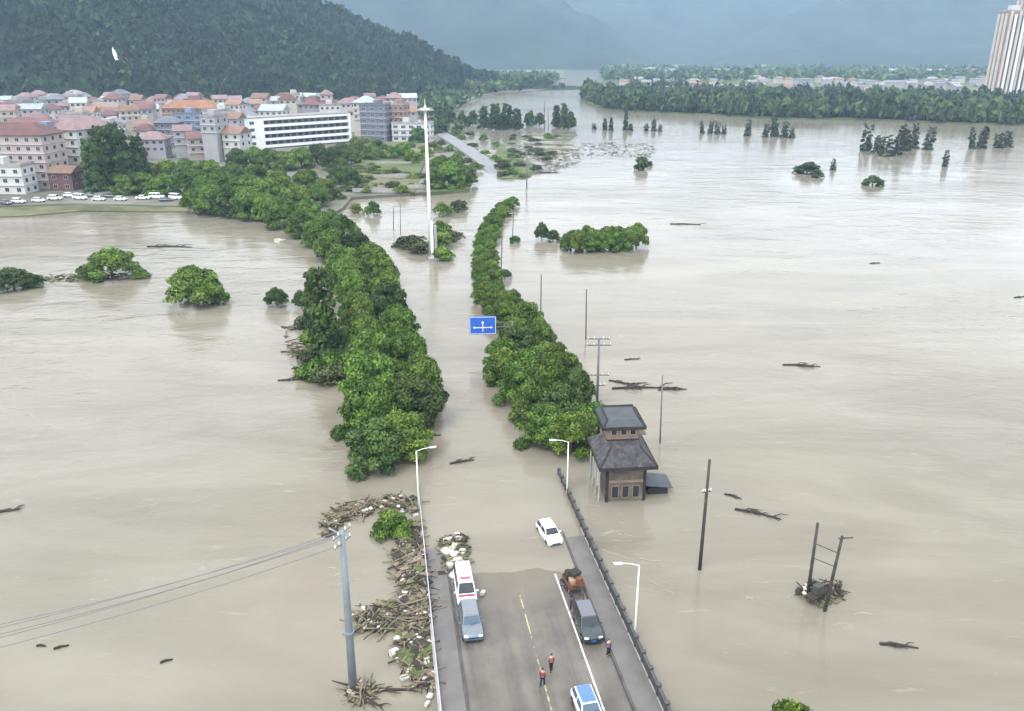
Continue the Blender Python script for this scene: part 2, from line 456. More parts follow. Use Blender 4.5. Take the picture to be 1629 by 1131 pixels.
bank_px = [(928, 160), (940, 168), (1000, 178), (1100, 182), (1250, 190), (1400, 192), (1540, 198), (1640, 200), (1900, 208)]
bank = [tuple(G(x, y)[:2]) for x, y in bank_px] + [(2600, 700), (4200, 2600), (1100, 3300), (300, 2900)] + [tuple(G(x, y)[:2]) for x, y in [(960, 122), (935, 140)]]
poly_sheet('far_bank', bank, 1.2, 'grass')
bank2 = [tuple(G(x, y)[:2]) for x, y in [(765, 152), (800, 149), (840, 142), (870, 132), (900, 124)]] + [(150, 2500), (-1500, 2600), (-1500, 1300)]
poly_sheet('left_bank', bank2, 0.9, 'grass')

# ------------------------------------------------------------------ vegetation
def leaf_cloud(seed, lobes, n_leaf, leaf, flat=0.5):
    """leaf-sized quads over a set of lobes (cx, cy, cz, rx, rz); returns verts (n*4,3) and a tone per leaf"""
    rg = np.random.default_rng(seed)
    lob = np.array(lobes, float)
    area = lob[:, 3] ** 2
    k = rg.choice(len(lob), n_leaf, p=area / area.sum())
    d = rg.normal(size=(n_leaf, 3)); d /= np.linalg.norm(d, axis=1)[:, None]
    d[:, 2] = np.where(d[:, 2] < -0.3, -d[:, 2] * 0.6, d[:, 2])
    rad = rg.uniform(0.72, 1.06, n_leaf) ** 1.0
    c = lob[k, :3] + d * np.stack([lob[k, 3], lob[k, 3], lob[k, 4]], 1) * rad[:, None]
    nrm = d + rg.normal(size=(n_leaf, 3)) * flat; nrm /= np.linalg.norm(nrm, axis=1)[:, None]
    a = np.cross(nrm, rg.normal(size=(n_leaf, 3))); a /= np.linalg.norm(a, axis=1)[:, None]
    b = np.cross(nrm, a)
    sz = leaf * rg.uniform(0.6, 1.3, n_leaf)[:, None]
    a = a * sz; b = b * sz * 0.62
    v = np.stack([c - a, c - b * 0.9 + nrm * sz * 0.15, c + a, c + b], 1).reshape(-1, 3)
    lt = rg.uniform(0, 1, len(lob))
    tone = np.clip(0.1 + 0.6 * lt[k] + rg.normal(size=n_leaf) * 0.16, 0, 1)
    return v, tone
def leaf_mesh(name, v, tone, matname):
    n = len(v) // 4
    me = bpy.data.meshes.new(name)
    me.vertices.add(len(v)); me.vertices.foreach_set('co', v.astype(np.float32).ravel())
    me.loops.add(len(v)); me.loops.foreach_set('vertex_index', np.arange(len(v), dtype=np.int32))
    me.polygons.add(n); me.polygons.foreach_set('loop_start', np.arange(0, len(v), 4, dtype=np.int32))
    at = me.attributes.new('tone', 'FLOAT', 'FACE'); at.data.foreach_set('value', tone.astype(np.float32))
    me.materials.append(M[matname]); me.update(calc_edges=True)
    return me
def dome_lobes(seed, R_, H, n, base=0.16, lobe=0.34):
    """unit-ish broad crown: radius R_, height H above the base"""
    r = random.Random(seed); L = []
    for i in range(n):
        z = r.random() ** 0.8; ang = i * 2.39996 + r.uniform(-.4, .4)
        q = math.sqrt(max(0.0, 1 - z * z)) * r.uniform(0.78, 1.18)
        lr = R_ * lobe * r.uniform(0.7, 1.25)
        L.append((math.cos(ang) * q * R_ * .74, math.sin(ang) * q * R_ * .74, H * (base + (1 - base) * (0.12 + z * .72)), lr, lr * .8 * H / (R_ * 1.6)))
    for i in range(6):
        ang = r.uniform(0, 6.28)
        L.append((math.cos(ang) * R_ * .3, math.sin(ang) * R_ * .3, H * r.uniform(.35, .65), R_ * .42, H * .25))
    return L
def spire_lobes(seed, R_, H, n, base=0.08, top=0.25):
    r = random.Random(seed); L = []
    for i in range(n):
        t = (i + .5) / n; z = H * (base + (1 - base) * t); w = R_ * ((1 - t) ** .7 * (1 - top) + top) * r.uniform(.55, 1.0)
        ang = i * 2.4 + r.uniform(-.5, .5)
        lr = R_ * r.uniform(.3, .5) * (1 - t * .5)
        L.append((math.cos(ang) * w * .65, math.sin(ang) * w * .65, z, lr, lr * 1.1))
    return L
def trunk_mesh(seed, H, r0, R_, base=0.5, name='trunk'):
    r = random.Random(seed); mb = MB()
    mb.tube([(0, 0, -2.5), (r.uniform(-.1, .1), r.uniform(-.1, .1), H * .3), (r.uniform(-.3, .3), r.uniform(-.3, .3), H * .75)], [r0 * 1.25, r0, r0 * .35], 7)
    for i in range(5):
        a = i * 1.3 + r.uniform(-.3, .3); z = H * r.uniform(.18, .45)
        e = Vector((math.cos(a) * R_ * .6, math.sin(a) * R_ * .6, z + H * r.uniform(.15, .35)))
        mb.tube([(0, 0, z), (e.x * .5, e.y * .5, z + (e.z - z) * .65), e], [r0 * .5, r0 * .32, r0 * .12], 5)
    return mb.mesh(name, 'bark', True)
KINDS = {}
def add_kind(key, variants, maker):
    KINDS[key] = [maker(i) for i in range(variants)]
def broad(i):   # unit: R=5, H=9
    return (trunk_mesh(i, 8, .28, 5), leaf_mesh('crown', *leaf_cloud(100 + i, dome_lobes(i + 3, 5.2, 9, 40, .0, .25), 11000, .28), 'leaf'))
def broad_dark(i):
    return (trunk_mesh(i, 8, .28, 5), leaf_mesh('crown', *leaf_cloud(140 + i, dome_lobes(i + 33, 5.2, 9, 38, .0, .26), 10000, .29), 'leaf_dark'))
def tall_dark(i):   # R=4, H=18
    return (trunk_mesh(i, 15, .3, 4), leaf_mesh('crown', *leaf_cloud(200 + i, spire_lobes(i + 5, 4.2, 18, 40, .1, .5), 5000, .5), 'leaf_dark'))
def shrub(i):   # R=2, H=2.6
    return (trunk_mesh(i, 2.2, .08, 2), leaf_mesh('crown', *leaf_cloud(300 + i, dome_lobes(i + 11, 2, 2.6, 16, .02, .42), 1800, .2), 'leaf'))
def shrub_dull(i):
    return (trunk_mesh(i, 2.2, .08, 2), leaf_mesh('crown', *leaf_cloud(340 + i, dome_lobes(i + 21, 2, 2.6, 14, .02, .42), 1500, .22), 'leaf_dull'))
def shrub_yellow(i):
    return (trunk_mesh(i, 2.2, .08, 2), leaf_mesh('crown', *leaf_cloud(380 + i, dome_lobes(i + 27, 2, 2.6, 14, .02, .42), 1200, .24), 'leaf_yellow'))
def far_tall(i):    # drowned poplars, R=3, H=12
    return (trunk_mesh(i, 11, .2, 3), leaf_mesh('crown', *leaf_cloud(400 + i, spire_lobes(i + 8, 3, 12, 24, .0, (.45, .8, .95, .65)[i]), 1000, .6), 'leaf_drowned'))
def far_broad(i):
    return (trunk_mesh(i, 8, .3, 5), leaf_mesh('crown', *leaf_cloud(440 + i, dome_lobes(i + 63, 5, 9, 24, .0), 1300, .75), 'leaf_far'))
for k, nv, fn in (('broad', 6, broad), ('broad_dark', 4, broad_dark), ('tall_dark', 3, tall_dark), ('shrub', 4, shrub), ('shrub_dull', 3, shrub_dull),
                  ('shrub_yellow', 2, shrub_yellow), ('far_tall', 4, far_tall), ('far_broad', 4, far_broad)):
    add_kind(k, nv, fn)
BASE = {'broad': (5, 9), 'broad_dark': (5, 9), 'tall_dark': (4.2, 18), 'shrub': (2, 2.6), 'shrub_dull': (2, 2.6), 'shrub_yellow': (2, 2.6), 'far_tall': (3, 12), 'far_broad': (5, 9)}
def tree(kind, loc, R_, H, label, group=None, name='tree', cat='tree', v=None):
    t, c = KINDS[kind][rnd.randrange(len(KINDS[kind])) if v is None else v]
    b = BASE[kind]
    o = empty(name, Vector(loc) - Vector((0, 0, H * .10)), rnd.uniform(0, 6.28), label, cat, group)
    o.scale = (R_ / b[0], R_ / b[0], H / b[1])
    link('trunk' if name == 'tree' else 'stem', t, o); link('crown' if name == 'tree' else 'foliage', c, o)
    return o

# left avenue: a row by the road and a row by the pond
rowA = [(652, 722, 4.6, 8.0), (668, 672, 5.0, 9.0), (676, 632, 4.8, 9.2), (655, 590, 4.8, 9.2), (642, 550, 4.8, 9.0), (626, 515, 4.9, 9.0), (620, 486, 4.8, 9.0), (612, 458, 4.9, 9.0), (598, 432, 5.0, 9.2), (578, 410, 5.0, 9.2), (553, 390, 5.2, 9.4), (528, 374, 5.2, 9.4), (500, 360, 5.4, 9.8)]
rowB = [(600, 742, 4.6, 7.6), (588, 690, 4.8, 8.6), (592, 645, 4.8, 9.0), (588, 602, 4.6, 9.0), (578, 562, 4.6, 9.0), (572, 525, 4.6, 9.2), (562, 492, 4.6, 9.2), (552, 462, 4.6, 9.4), (545, 436, 4.8, 9.4), (528, 412, 5.0, 9.6), (506, 392, 5.2, 9.8), (480, 376, 5.2, 9.6), (452, 362, 5.4, 9.8), (425, 350, 5.6, 10)]
for k, (x, y, r, h) in enumerate(rowA):
    lab = 'rounded tree in flood water, %s from bridge in the left avenue road side row' % ordinal(k + 1)
    tree('broad' if k % 4 != 1 else 'broad_dark', G(x - 7, y), r * rnd.uniform(.78, 1.02), h * rnd.uniform(.85, 1.1), lab, 'left avenue trees')
for k, (x, y, r, h) in enumerate(rowB):
    lab = 'rounded green tree at the pond edge, %s from the bridge in the pond side row' % ordinal(k + 1)
    tree('broad_dark' if k == 0 else 'broad', G(x, y), r * rnd.uniform(.82, 1.08), h * rnd.uniform(.85, 1.12), lab, 'left avenue trees')
# the avenue bends left along the pond
bend = [(398, 345, 6, 11), (368, 340, 6, 11), (340, 338, 6, 10.5), (316, 336, 5.5, 9.5), (430, 330, 6, 11), (400, 322, 6.2, 11), (365, 318, 6, 11), (332, 316, 6, 10.5), (296, 312, 6, 10), (262, 312, 6, 9.5), (228, 310, 6, 9.5), (200, 310, 5, 8.5),
        (470, 335, 6, 10.5), (445, 312, 6, 11), (410, 300, 6, 11), (372, 296, 6, 10.5), (335, 292, 6, 10.5), (300, 288, 6, 10.5), (270, 288, 6, 10), (240, 290, 6, 9), (500, 330, 5.5, 10), (490, 305, 6, 10), (525, 318, 5, 9)]
bo = sorted(range(len(bend)), key=lambda i: bend[i][0])
for rank, i in enumerate(bo):
    x, y, r, h = bend[i]
    tree('broad', G(x, y, .6), r, h, 'broad light green tree of the grove before the town, %s from its left end' % ordinal(rank + 1), 'grove before the town')
for k, (x, y, r, h) in enumerate([(152, 305, 4.6, 20), (178, 300, 5, 24), (203, 300, 5, 23), (228, 296, 4.6, 20), (165, 285, 4.4, 22), (192, 282, 4.6, 23)]):
    tree('tall_dark', G(x, y, .8), r, h, 'tall dark tree beside the white town block, %s from the left' % ordinal(k + 1) if k < 4 else 'tall dark tree of the back pair, %s one' % ('left' if k == 4 else 'right'), 'tall dark trees by the town')
# right avenue
rowC = [(912, 718, 4.0, 7.0), (868, 705, 3.8, 6.6), (938, 694, 3.6, 7.0), (896, 680, 4.2, 8.0), (852, 672, 4.0, 7.4), (918, 652, 3.8, 7.6), (868, 640, 4.2, 8.2), (828, 638, 3.6, 7.0), (900, 618, 3.6, 7.0), (845, 606, 4.2, 8.0), (806, 610, 3.6, 6.6), (880, 592, 3.8, 7.2), (828, 578, 4.2, 7.8), (803, 588, 3.4, 6.2), (862, 560, 3.8, 7.0), (822, 552, 3.6, 7.0), (840, 532, 3.6, 6.8), (806, 522, 3.6, 6.6),  (788, 512, 2.6, 4.6), (818, 502, 3.2, 6.0), (790, 495, 3.2, 5.8), (773, 480, 2.8, 5.0), (792, 474, 2.6, 4.8)]
for k, (x, y, r, h) in enumerate(rowC):
    tree('broad_dark' if k in (3, 5, 12) else 'broad', G(x - 3, y), r * rnd.uniform(.8, 1.05), h * rnd.uniform(.85, 1.1), 'leafy green tree of the right avenue, %s from the flooded brick house' % ordinal(k + 1), 'right avenue trees')
rowD = [(768, 460), (785, 456), (765, 444), (781, 438), (764, 428), (779, 420), (765, 412), (778, 404), (766, 398), (780, 390), (769, 385), (784, 378), (773, 372), (788, 366), (780, 360), (793, 354), (788, 349), (801, 344), (797, 338), (808, 334), (815, 329)]
for k, (x, y) in enumerate(rowD):
    tree('broad', G(x, y), 2.3 + .1 * (k % 3), 4.2 + .3 * (k % 2), 'small clipped roadside tree beyond the blue sign, %s of its curved line' % ordinal(k + 1), 'curved line of small trees')

# flooded shrubs and lone trees, left pond
tree('broad', G(178, 440), 6.2, 8.0, 'pale green flooded tree with wide low crown on the left pond', 'flooded trees in the left pond', v=2)
for x, y, r, h, lab in [(225, 442, 2.0, 2.4, 'low shrub at the right foot of the wide flooded tree'), (136, 440, 2.2, 2.8, 'low shrub at the left foot of the wide flooded tree')]:
    tree('shrub', G(x, y), r, h, lab, name='shrub', cat='shrub')
tree('broad', G(314, 482), 6.3, 9.4, 'round flooded tree standing alone in the middle of the left pond', 'flooded trees in the left pond', v=4)
for x, y, r, h, lab in [(22, 458, 4.8, 5.2, 'flooded bush cut by the left edge of the picture'), (52, 456, 2.6, 3.6, 'smaller flooded bush right of the one at the picture edge')]:
    tree('broad_dark', G(x, y), r, h, lab, name='shrub', cat='shrub')
tree('broad_dark', G(441, 486), 2.4, 4.6, 'small dark round tree standing clear of the left avenue', 'flooded trees in the left pond')
tree('broad_dark', G(480, 488), 1.9, 4.0, 'smallest dark round tree close to the left avenue', 'flooded trees in the left pond')
tree('tall_dark', G(520, 575), 3.3, 17.5, 'tall thin grey green tree rising above the left avenue')
tree('tall_dark', G(503, 535), 2.8, 13, 'shorter thin grey green tree behind the tall one')
for k, (x, y, r, h, kd) in enumerate([(500, 600, 2.6, 3.2, 'shrub'), (520, 610, 2.4, 2.8, 'shrub_dull'), (488, 575, 2.0, 2.2, 'shrub_dull'), (545, 605, 2.2, 3.0, 'shrub_dull'), (495, 550, 2.4, 2.8, 'shrub'), (488, 520, 2.2, 3.0, 'shrub_dull'), (512, 545, 2.4, 3.2, 'shrub'), (530, 590, 2.4, 4.0, 'shrub')]):
    tree(kd, G(x, y), r, h, 'tangled flooded shrub at the pond edge of the avenue, %s from the camera' % ordinal(k + 1), 'tangled shrubs by the avenue', name='shrub', cat='shrub')
# right side water
hedge = []
for k in range(9):
    x = 908 + k * 13.0
    hedge.append(tree('broad', G(x, 398 - k * 0.6 + (k % 2) * 3, 0), 3.3, 6.2 + .5 * (k % 3) + .08 * k, 'round crowned tree of the flooded block of trees, %s from its left end' % ordinal(k + 1), 'flooded block of trees'))
for x, y, r, h, lab in [(862, 382, 2.0, 6.0, 'pointed dark bush left of the flooded block of trees'), (880, 384, 2.3, 3.6, 'low dark bush between the pointed one and the tree block'),
                        (803, 443, 1.7, 2.6, 'clump of leaves at the foot of the pole behind the curved trees'), (819, 386, 1.7, 2.2, 'clump of leaves at the foot of the far thin pole')]:
    tree('broad_dark', G(x, y), r, h, lab, name='shrub', cat='shrub')
for x, y, r, h, lab in [(1284, 276, 5.2, 5.6, 'dull olive bush standing in the open river'), (1300, 282, 2.8, 3.4, 'small olive bush at the right foot of the larger one'), (1388, 295, 4.0, 4.2, 'dark low bush alone in the river, farthest from the bank'), (1020, 270, 3.2, 6.6, 'small dark bush in mid river near the flooded fields'), (1033, 264, 1.6, 2.6, 'tiny bush beside the small dark one in mid river')]:
    tree('far_broad', G(x, y), r, h, lab, name='shrub', cat='shrub')
tree('far_tall', G(1325, 270), 1.5, 5, 'thin leaning drowned tree right of the olive bush')
tree('far_tall', G(1503, 265), 1.8, 8, 'single thin drowned tree in front of the far tree clumps')
tree('broad', G(1266, 1126, 6.2) - Vector((0, 0, 6.2)), 2.5, 7.5, 'green tree top at the lower edge of the picture', v=1)
def lean(o):
    o.rotation_euler.x = R(rnd.uniform(-9, 9)); o.rotation_euler.y = R(rnd.uniform(-9, 9)); return o
cl = [(1117, 212, 2.4, 8), (1130, 212, 2.6, 10), (1140, 213, 2.4, 8), (1152, 213, 1.6, 5), (1188, 216, 2.6, 10), (1217, 218, 3, 9), (1232, 217, 3.4, 13), (1246, 219, 3.4, 12), (1260, 219, 2.4, 8),
      (1376, 240, 3.4, 15), (1392, 244, 3, 11), (1410, 248, 3.8, 12), (1424, 246, 3.6, 18), (1440, 240, 3.4, 14), (1455, 236, 3, 13), (1475, 238, 3.6, 14), (1547, 236, 2.8, 11), (1560, 236, 3.2, 13), (1588, 235, 2.6, 8), (1602, 234, 2.8, 10), (1190, 214, 1.5, 6)]
cl.sort()
for k, (x, y, r, h) in enumerate(cl):
    lean(tree('far_tall', G(x, y), r * rnd.uniform(.8, 1.3), h * rnd.uniform(.8, 1.15), 'drowned tree in the river off the far bank, %s of the line from the left' % ordinal(k + 1), 'drowned trees off the far bank'))
cl = [(962, 207, 2.4, 8), (972, 208, 2.2, 9), (995, 207, 2.2, 14), (1003, 208, 2.4, 5), (1028, 208, 2.2, 5), (1040, 208, 2.4, 8), (1050, 209, 1.8, 5), (945, 205, 2, 4)]
cl.sort()
for k, (x, y, r, h) in enumerate(cl):
    tree('far_tall', G(x, y), r, h, 'small drowned tree past the flooded fields, %s of the short line from the left' % ordinal(k + 1), 'drowned trees past the fields')
# spit of land between town and river
sp = [(700, 196, 4, 12), (715, 199, 5, 13), (735, 200, 4, 11), (752, 200, 4, 12), (770, 203, 5, 15), (788, 205, 6, 17), (806, 204, 6, 17), (822, 205, 5, 14), (843, 200, 4, 11), (858, 200, 4, 10), (885, 202, 4, 15), (897, 203, 4, 17), (908, 204, 3.6, 12), (690, 215, 5, 12), (705, 213, 4, 10), (665, 228, 5, 10), (730, 208, 4, 8)]
sp.sort()
for k, (x, y, r, h) in enumerate(sp):
    tree('far_broad' if h < 14 else 'tall_dark', G(x, y, .5), r, h, 'dark tree on the spit beyond the high mast, %s from the left' % ordinal(k + 1), 'trees on the spit')
# garden before the road
gd = [(715, 300, 6.5, 12, 'broad'), (735, 296, 5, 9, 'broad'), (692, 300, 5, 9, 'broad_dark'), (745, 290, 4, 7, 'broad_dark'), (700, 280, 5, 10, 'broad'), (725, 278, 5, 10, 'broad'), (555, 300, 5, 10, 'broad_dark'), (540, 290, 5, 11, 'broad_dark'), (530, 270, 6, 11, 'broad_dark'), (560, 262, 5, 9, 'broad'), (590, 256, 5, 8, 'broad'), (615, 252, 5, 8, 'broad'), (640, 252, 5, 9, 'broad'), (505, 262, 6, 11, 'broad_dark'), (480, 268, 6, 11, 'broad'), (455, 272, 6, 10, 'broad'), (430, 268, 6, 10, 'broad'), (405, 265, 6, 10, 'broad'), (380, 268, 6, 10, 'broad_dark'), (655, 262, 4, 8, 'broad'), (570, 243, 5, 7, 'broad'), (545, 250, 5, 8, 'broad_dark'), (600, 240, 5, 7, 'broad')]
gd.sort()
for k, (x, y, r, h, kd) in enumerate(gd):
    tree(kd, G(x, y, .8), r, h, 'bushy tree of the gardens behind the high mast, %s from the left' % ordinal(k + 1), 'garden trees')
for k, (x, y, r, h, kd) in enumerate([(705, 342, 3.2, 4.4, 'shrub'), (730, 336, 2.8, 4, 'shrub_dull'), (594, 342, 2.6, 4.6, 'shrub'), (567, 338, 2.2, 3.4, 'shrub_yellow'), (655, 392, 4, 3.2, 'shrub_dull'), (668, 402, 3.2, 3, 'shrub_dull'), (700, 395, 4, 4.5, 'shrub'), (704, 412, 3.2, 3.2, 'shrub'), (718, 382, 3.4, 2.6, 'shrub_dull'), (640, 392, 2.6, 1.6, 'shrub_dull'), (702, 372, 3, 4, 'shrub')]):
    tree(kd, G(x, y), r, h, 'flooded shrub around the high mast crossing, %s in a sweep from the back' % ordinal(k + 1), 'shrubs round the mast', name='shrub', cat='shrub')
for k, (x, y) in enumerate(sorted((rnd.uniform(552, 668), rnd.uniform(262, 308)) for _ in range(26))):
    tree(rnd.choice(['shrub_yellow', 'shrub_yellow', 'shrub_dull', 'shrub']), G(x, y, .9), rnd.uniform(2, 3.4), rnd.uniform(1.4, 3.4), 'low garden bush on the plot left of the mast, %s from the left' % ordinal(k + 1), 'garden bushes', name='shrub', cat='shrub')
for k, (x, y) in enumerate(sorted(q for q in ((rnd.uniform(800, 890), rnd.uniform(212, 285)) for _ in range(34)) if q[0] < 860 or q[1] < 265)):
    tree(rnd.choice(['shrub_dull', 'shrub_dull', 'shrub']), G(x, y), rnd.uniform(2, 4), rnd.uniform(1, 2.8), 'low bush in the flooded fields right of the pale road, %s from the left' % ordinal(k + 1), 'bushes in the flooded fields', name='shrub', cat='shrub')
for k, (x, y, r, h) in enumerate([(612, 850, 1.6, 1.5), (630, 845, 1.8, 1.9), (622, 832, 1.5, 1.5), (640, 852, 1.2, 1.2)]):
    tree('shrub', G(x, y, .1), r, h, 'green bush caught in the debris against the bridge, %s from the camera' % ordinal(k + 1), 'bush in the debris', name='shrub', cat='shrub', v=k)

for k, (x, y) in enumerate(sorted((rnd.uniform(560, 700), rnd.uniform(226, 258)) for _ in range(22))):
    tree(rnd.choice(['shrub', 'shrub', 'shrub_yellow', 'shrub_dull']), G(x, y, 1.4), rnd.uniform(2.4, 4), rnd.uniform(2, 4.5), 'low bush in the upper gardens below the long white building, %s from left' % ordinal(k + 1), 'upper garden bushes', name='shrub', cat='shrub')
for k, (x, y) in enumerate([(702, 232), (716, 242), (730, 250), (744, 260), (757, 270), (735, 224), (752, 234), (772, 246), (788, 256), (800, 268), (812, 276), (724, 214), (748, 216), (770, 224), (790, 232)]):
    tree('shrub' if k % 3 else 'shrub_dull', G(x, y, .4), rnd.uniform(2.4, 3.6), rnd.uniform(2.2, 4.2), 'roadside bush along the pale road beyond the crossing, %s %s' % (ordinal(k % 5 + 1), ('on its left', 'on its right', 'on the far right')[k // 5]), 'bushes along the pale road', name='shrub', cat='shrub')
# forests that read as one mass
def forest(name, pts, label, matname, leaf, nleaf, seed, patch=.55):
    """pts: (x, y, z, R, H)"""
    rg = np.random.default_rng(seed)
    protos = [leaf_cloud(seed + i, dome_lobes(seed + i, 1, 1.5, 9, .02, .45), nleaf, leaf) for i in range(8)]
    V, T = [], []
    for (x, y, z, r, h) in pts:
        v, t = protos[rg.integers(8)]
        a = rg.uniform(0, 6.28); c, s = math.cos(a), math.sin(a)
        q = np.empty_like(v)
        q[:, 0] = (v[:, 0] * c - v[:, 1] * s) * r + x; q[:, 1] = (v[:, 0] * s + v[:, 1] * c) * r + y; q[:, 2] = v[:, 2] / 1.5 * h + z
        V.append(q); T.append(np.clip(t + rg.normal() * .25 + patch * mnoise.noise(Vector((x / 75.0, y / 75.0, z / 40.0))), 0, 1))
    o = link(name, leaf_mesh(name, np.concatenate(V), np.concatenate(T), matname))
    return tag(o, label, kind='stuff')
leaf_mat('leaf_hill', (0.009, 0.02, 0.009), (0.033, 0.062, 0.018))
pts = []
fr = random.Random(5)
while len(pts) < 9500:
    X = fr.uniform(-1000, 70); Y = fr.uniform(560, 1180)
    if abs(X) > Y * .78 + 30: continue
    h = hill_h(X, Y)
    if h < 4 + fr.uniform(-3, 3): continue
    if h < 26 and X < -380 and fr.random() < .3: continue
    r = fr.uniform(2.8, 8.2) if fr.random() < .5 else fr.uniform(3, 5)
    pts.append((X, Y, h - 2, r, r * fr.uniform(1.5, 2.1)))
forest('hill_forest', pts, 'dense dark forest covering the hill above the town', 'leaf_hill', .42, 26, 51)
pts = []
for k in range(2600):
    x = fr.uniform(930, 1700); t = fr.random() ** 1.6
    ye = np.interp(x, [928, 960, 1000, 1100, 1250, 1400, 1540, 1640, 1760], [158, 170, 176, 180, 188, 190, 196, 198, 202])
    p = G(x, ye + 1.5 - t * (38 if x > 1000 else 22))
    if t > .35 and fr.random() < .45: continue
    r = fr.uniform(4, 6.5)
    pts.append((p.x, p.y, .6, r, r * fr.uniform(1.7, 2.6)))
forest('far_wood', pts, 'belt of trees along the far right bank of the river', 'leaf_far', .4, 40, 71)
pts = []
for k in range(500):
    x = fr.uniform(735, 885); y = fr.uniform(124, 150)
    if y < 124 or y > 152 - max(0, x - 790) * .2: continue
    p = G(x, y); r = fr.uniform(5, 8)
    pts.append((p.x, p.y, .5, r, r * fr.uniform(1.4, 2.0)))
for k in range(110):
    x = fr.uniform(668, 768); y = fr.uniform(153, 192)
    if x > 768 - (y - 153) * 1.6: continue
    p = G(x, y); r = fr.uniform(3.5, 6); pts.append((p.x, p.y, .8, r, r * fr.uniform(1.3, 2.0)))
for k in range(900):
    x = fr.uniform(960, 1640); y = fr.uniform(112, 132)
    p = G(x, y); r = fr.uniform(7, 11)
    pts.append((p.x, p.y, .5, r, r * fr.uniform(1.2, 1.6)))
forest('distant_wood', pts, 'distant trees at the foot of the blue mountains', 'leaf_far', .5, 20, 91)

# ------------------------------------------------------------------ bridge
AZ, SL, U0 = R(-8.95), R(-1.46), 67.27
def B(v, u, z=0.0):
    """bridge coordinates (across, along, above deck) to world"""
    ux, uy = math.sin(AZ), math.cos(AZ)
    p = Vector((ux * U0, uy * U0, 0)) + Vector((uy, -ux, 0)) * v + Vector((ux, uy, 0)) * u * math.cos(SL)
    return p + Vector((0, 0, z + u * math.sin(SL)))
BROT = (SL, 0, -AZ)
br = empty('bridge', B(0, 0), 0, 'grey road bridge running down into the flood with pavements on both sides', 'bridge')
br.rotation_euler = BROT
dm = MB(); nx, ny = 30, 130
xs = [4.5 + (17.2 - 4.5) * i / nx for i in range(nx + 1)]; ys = [-45 + 65 * j / ny for j in range(ny + 1)]
vv = [(x, y, mnoise.fractal(Vector((x * .22, y * .12, 4.0)), 1.0, 2.0, 4) * .022 + .03 * (1 - ((x - 10.85) / 6.35) ** 2)) for y in ys for x in xs]
dm.add(vv, [(j * (nx + 1) + i, j * (nx + 1) + i + 1, (j + 1) * (nx + 1) + i + 1, (j + 1) * (nx + 1) + i) for j in range(ny) for i in range(nx)])
dm.build('roadway', 'asphalt', br, smooth=True)
MB().box(2.1, 19.85, -45, 20, -1.1, -.12).build('deck', 'concrete', br)
MB().box(2.35, 4.28, -45, 20, -.1, .16).build('pavement', 'pavement', br)
MB().box(17.42, 19.4, -45, 20, -.1, .16).build('pavement', 'pavement', br)
MB().box(4.283, 4.52, -45, 20, -.1, .19).build('kerb', 'concrete_dark', br, bevel=.02)  # left kerb: its thin shadow line is painted in as dark colour
MB().box(17.18, 17.417, -45, 20, -.1, .19).build('kerb', 'concrete_dark', br, bevel=.02)
def deck_z(x, y): return mnoise.fractal(Vector((x * .22, y * .12, 4.0)), 1.0, 2.0, 4) * .022 + .03 * (1 - ((x - 10.85) / 6.35) ** 2)
def strip(x0, x1, y0, y1, name, matn, lift=.006):
    mb = MB(); k = max(2, int((y1 - y0) / .5)); o = []
    for j in range(k + 1):
        y = y0 + (y1 - y0) * j / k
        for x in (x0, x1): o.append((x, y, deck_z(x, y) + lift))
    mb.add(o, [(2 * j, 2 * j + 1, 2 * j + 3, 2 * j + 2) for j in range(k)])
    return mb.build(name, matn, br)
def worn_paint(name, col, wear):
    m = mat(name, col, .6, .1, 1.5)
    n, l = m.node_tree.nodes, m.node_tree.links
    b = n['Principled BSDF']; src = b.inputs['Base Color'].links[0].from_socket
    tc = n.new('ShaderNodeTexCoord'); no = n.new('ShaderNodeTexNoise'); no.inputs['Scale'].default_value = 1.6; no.inputs['Detail'].default_value = 8
    l.new(tc.outputs['Object'], no.inputs['Vector'])
    mr = n.new('ShaderNodeMapRange'); mr.inputs[1].default_value = wear - .08; mr.inputs[2].default_value = wear + .08
    l.new(no.outputs['Fac'], mr.inputs[0])
    mx = n.new('ShaderNodeMix'); mx.data_type = 'RGBA'; mx.inputs[6].default_value = (.1, .095, .09, 1)
    l.new(mr.outputs[0], mx.inputs[0]); l.new(src, mx.inputs[7]); l.new(mx.outputs[2], b.inputs['Base Color'])
worn_paint('worn_white', (.5, .5, .48), .37)
worn_paint('worn_yellow', (.34, .3, .17), .5)
strip(10.84, 10.96, -45, -2.5, 'centre_line', 'worn_yellow')
strip(4.55, 17.15, -8.06, -7.98, 'expansion_joint', 'tile_dark')
strip(4.55, 17.15, -20.06, -19.98, 'expansion_joint', 'tile_dark')
strip(14.87, 15.02, -45, 0, 'edge_line', 'worn_white')
# parapets
rl = MB().box(-.05, .05, -.05, .05, 0, 1.05).mesh('post', 'lilac_paint')
for k in range(36):
    p = link('post', rl, br); p.location = (2.28, -42 + k * 1.7, .16)
for z, t in ((1.22, .035), (.85, .03), (.5, .03)):
    MB().box(2.28 - t, 2.28 + t, -45, 20, z - t, z + t).build('rail', 'lilac_paint', br)
MB().box(2.1, 2.349, -45, 20, -.1, .3).build('edge_beam', 'concrete', br)
pm = MB().box(-.17, .17, -.15, .15, 0, 1.1).box(-.21, .21, -.19, .19, 1.1, 1.2).mesh('post', 'concrete_dark')
for k in range(32):
    p = link('post', pm, br); p.location = (19.6, -42 + k * 2, .1)
pn = MB().box(-.1, .1, -.848, .848, .1, .8).mesh('panel', 'concrete_dark')
for k in range(31):
    p = link('panel', pn, br); p.location = (19.6, -41 + k * 2, .1)
MB().box(19.46, 19.74, -45, 20, 1.0, 1.12).build('rail', 'concrete_dark', br)
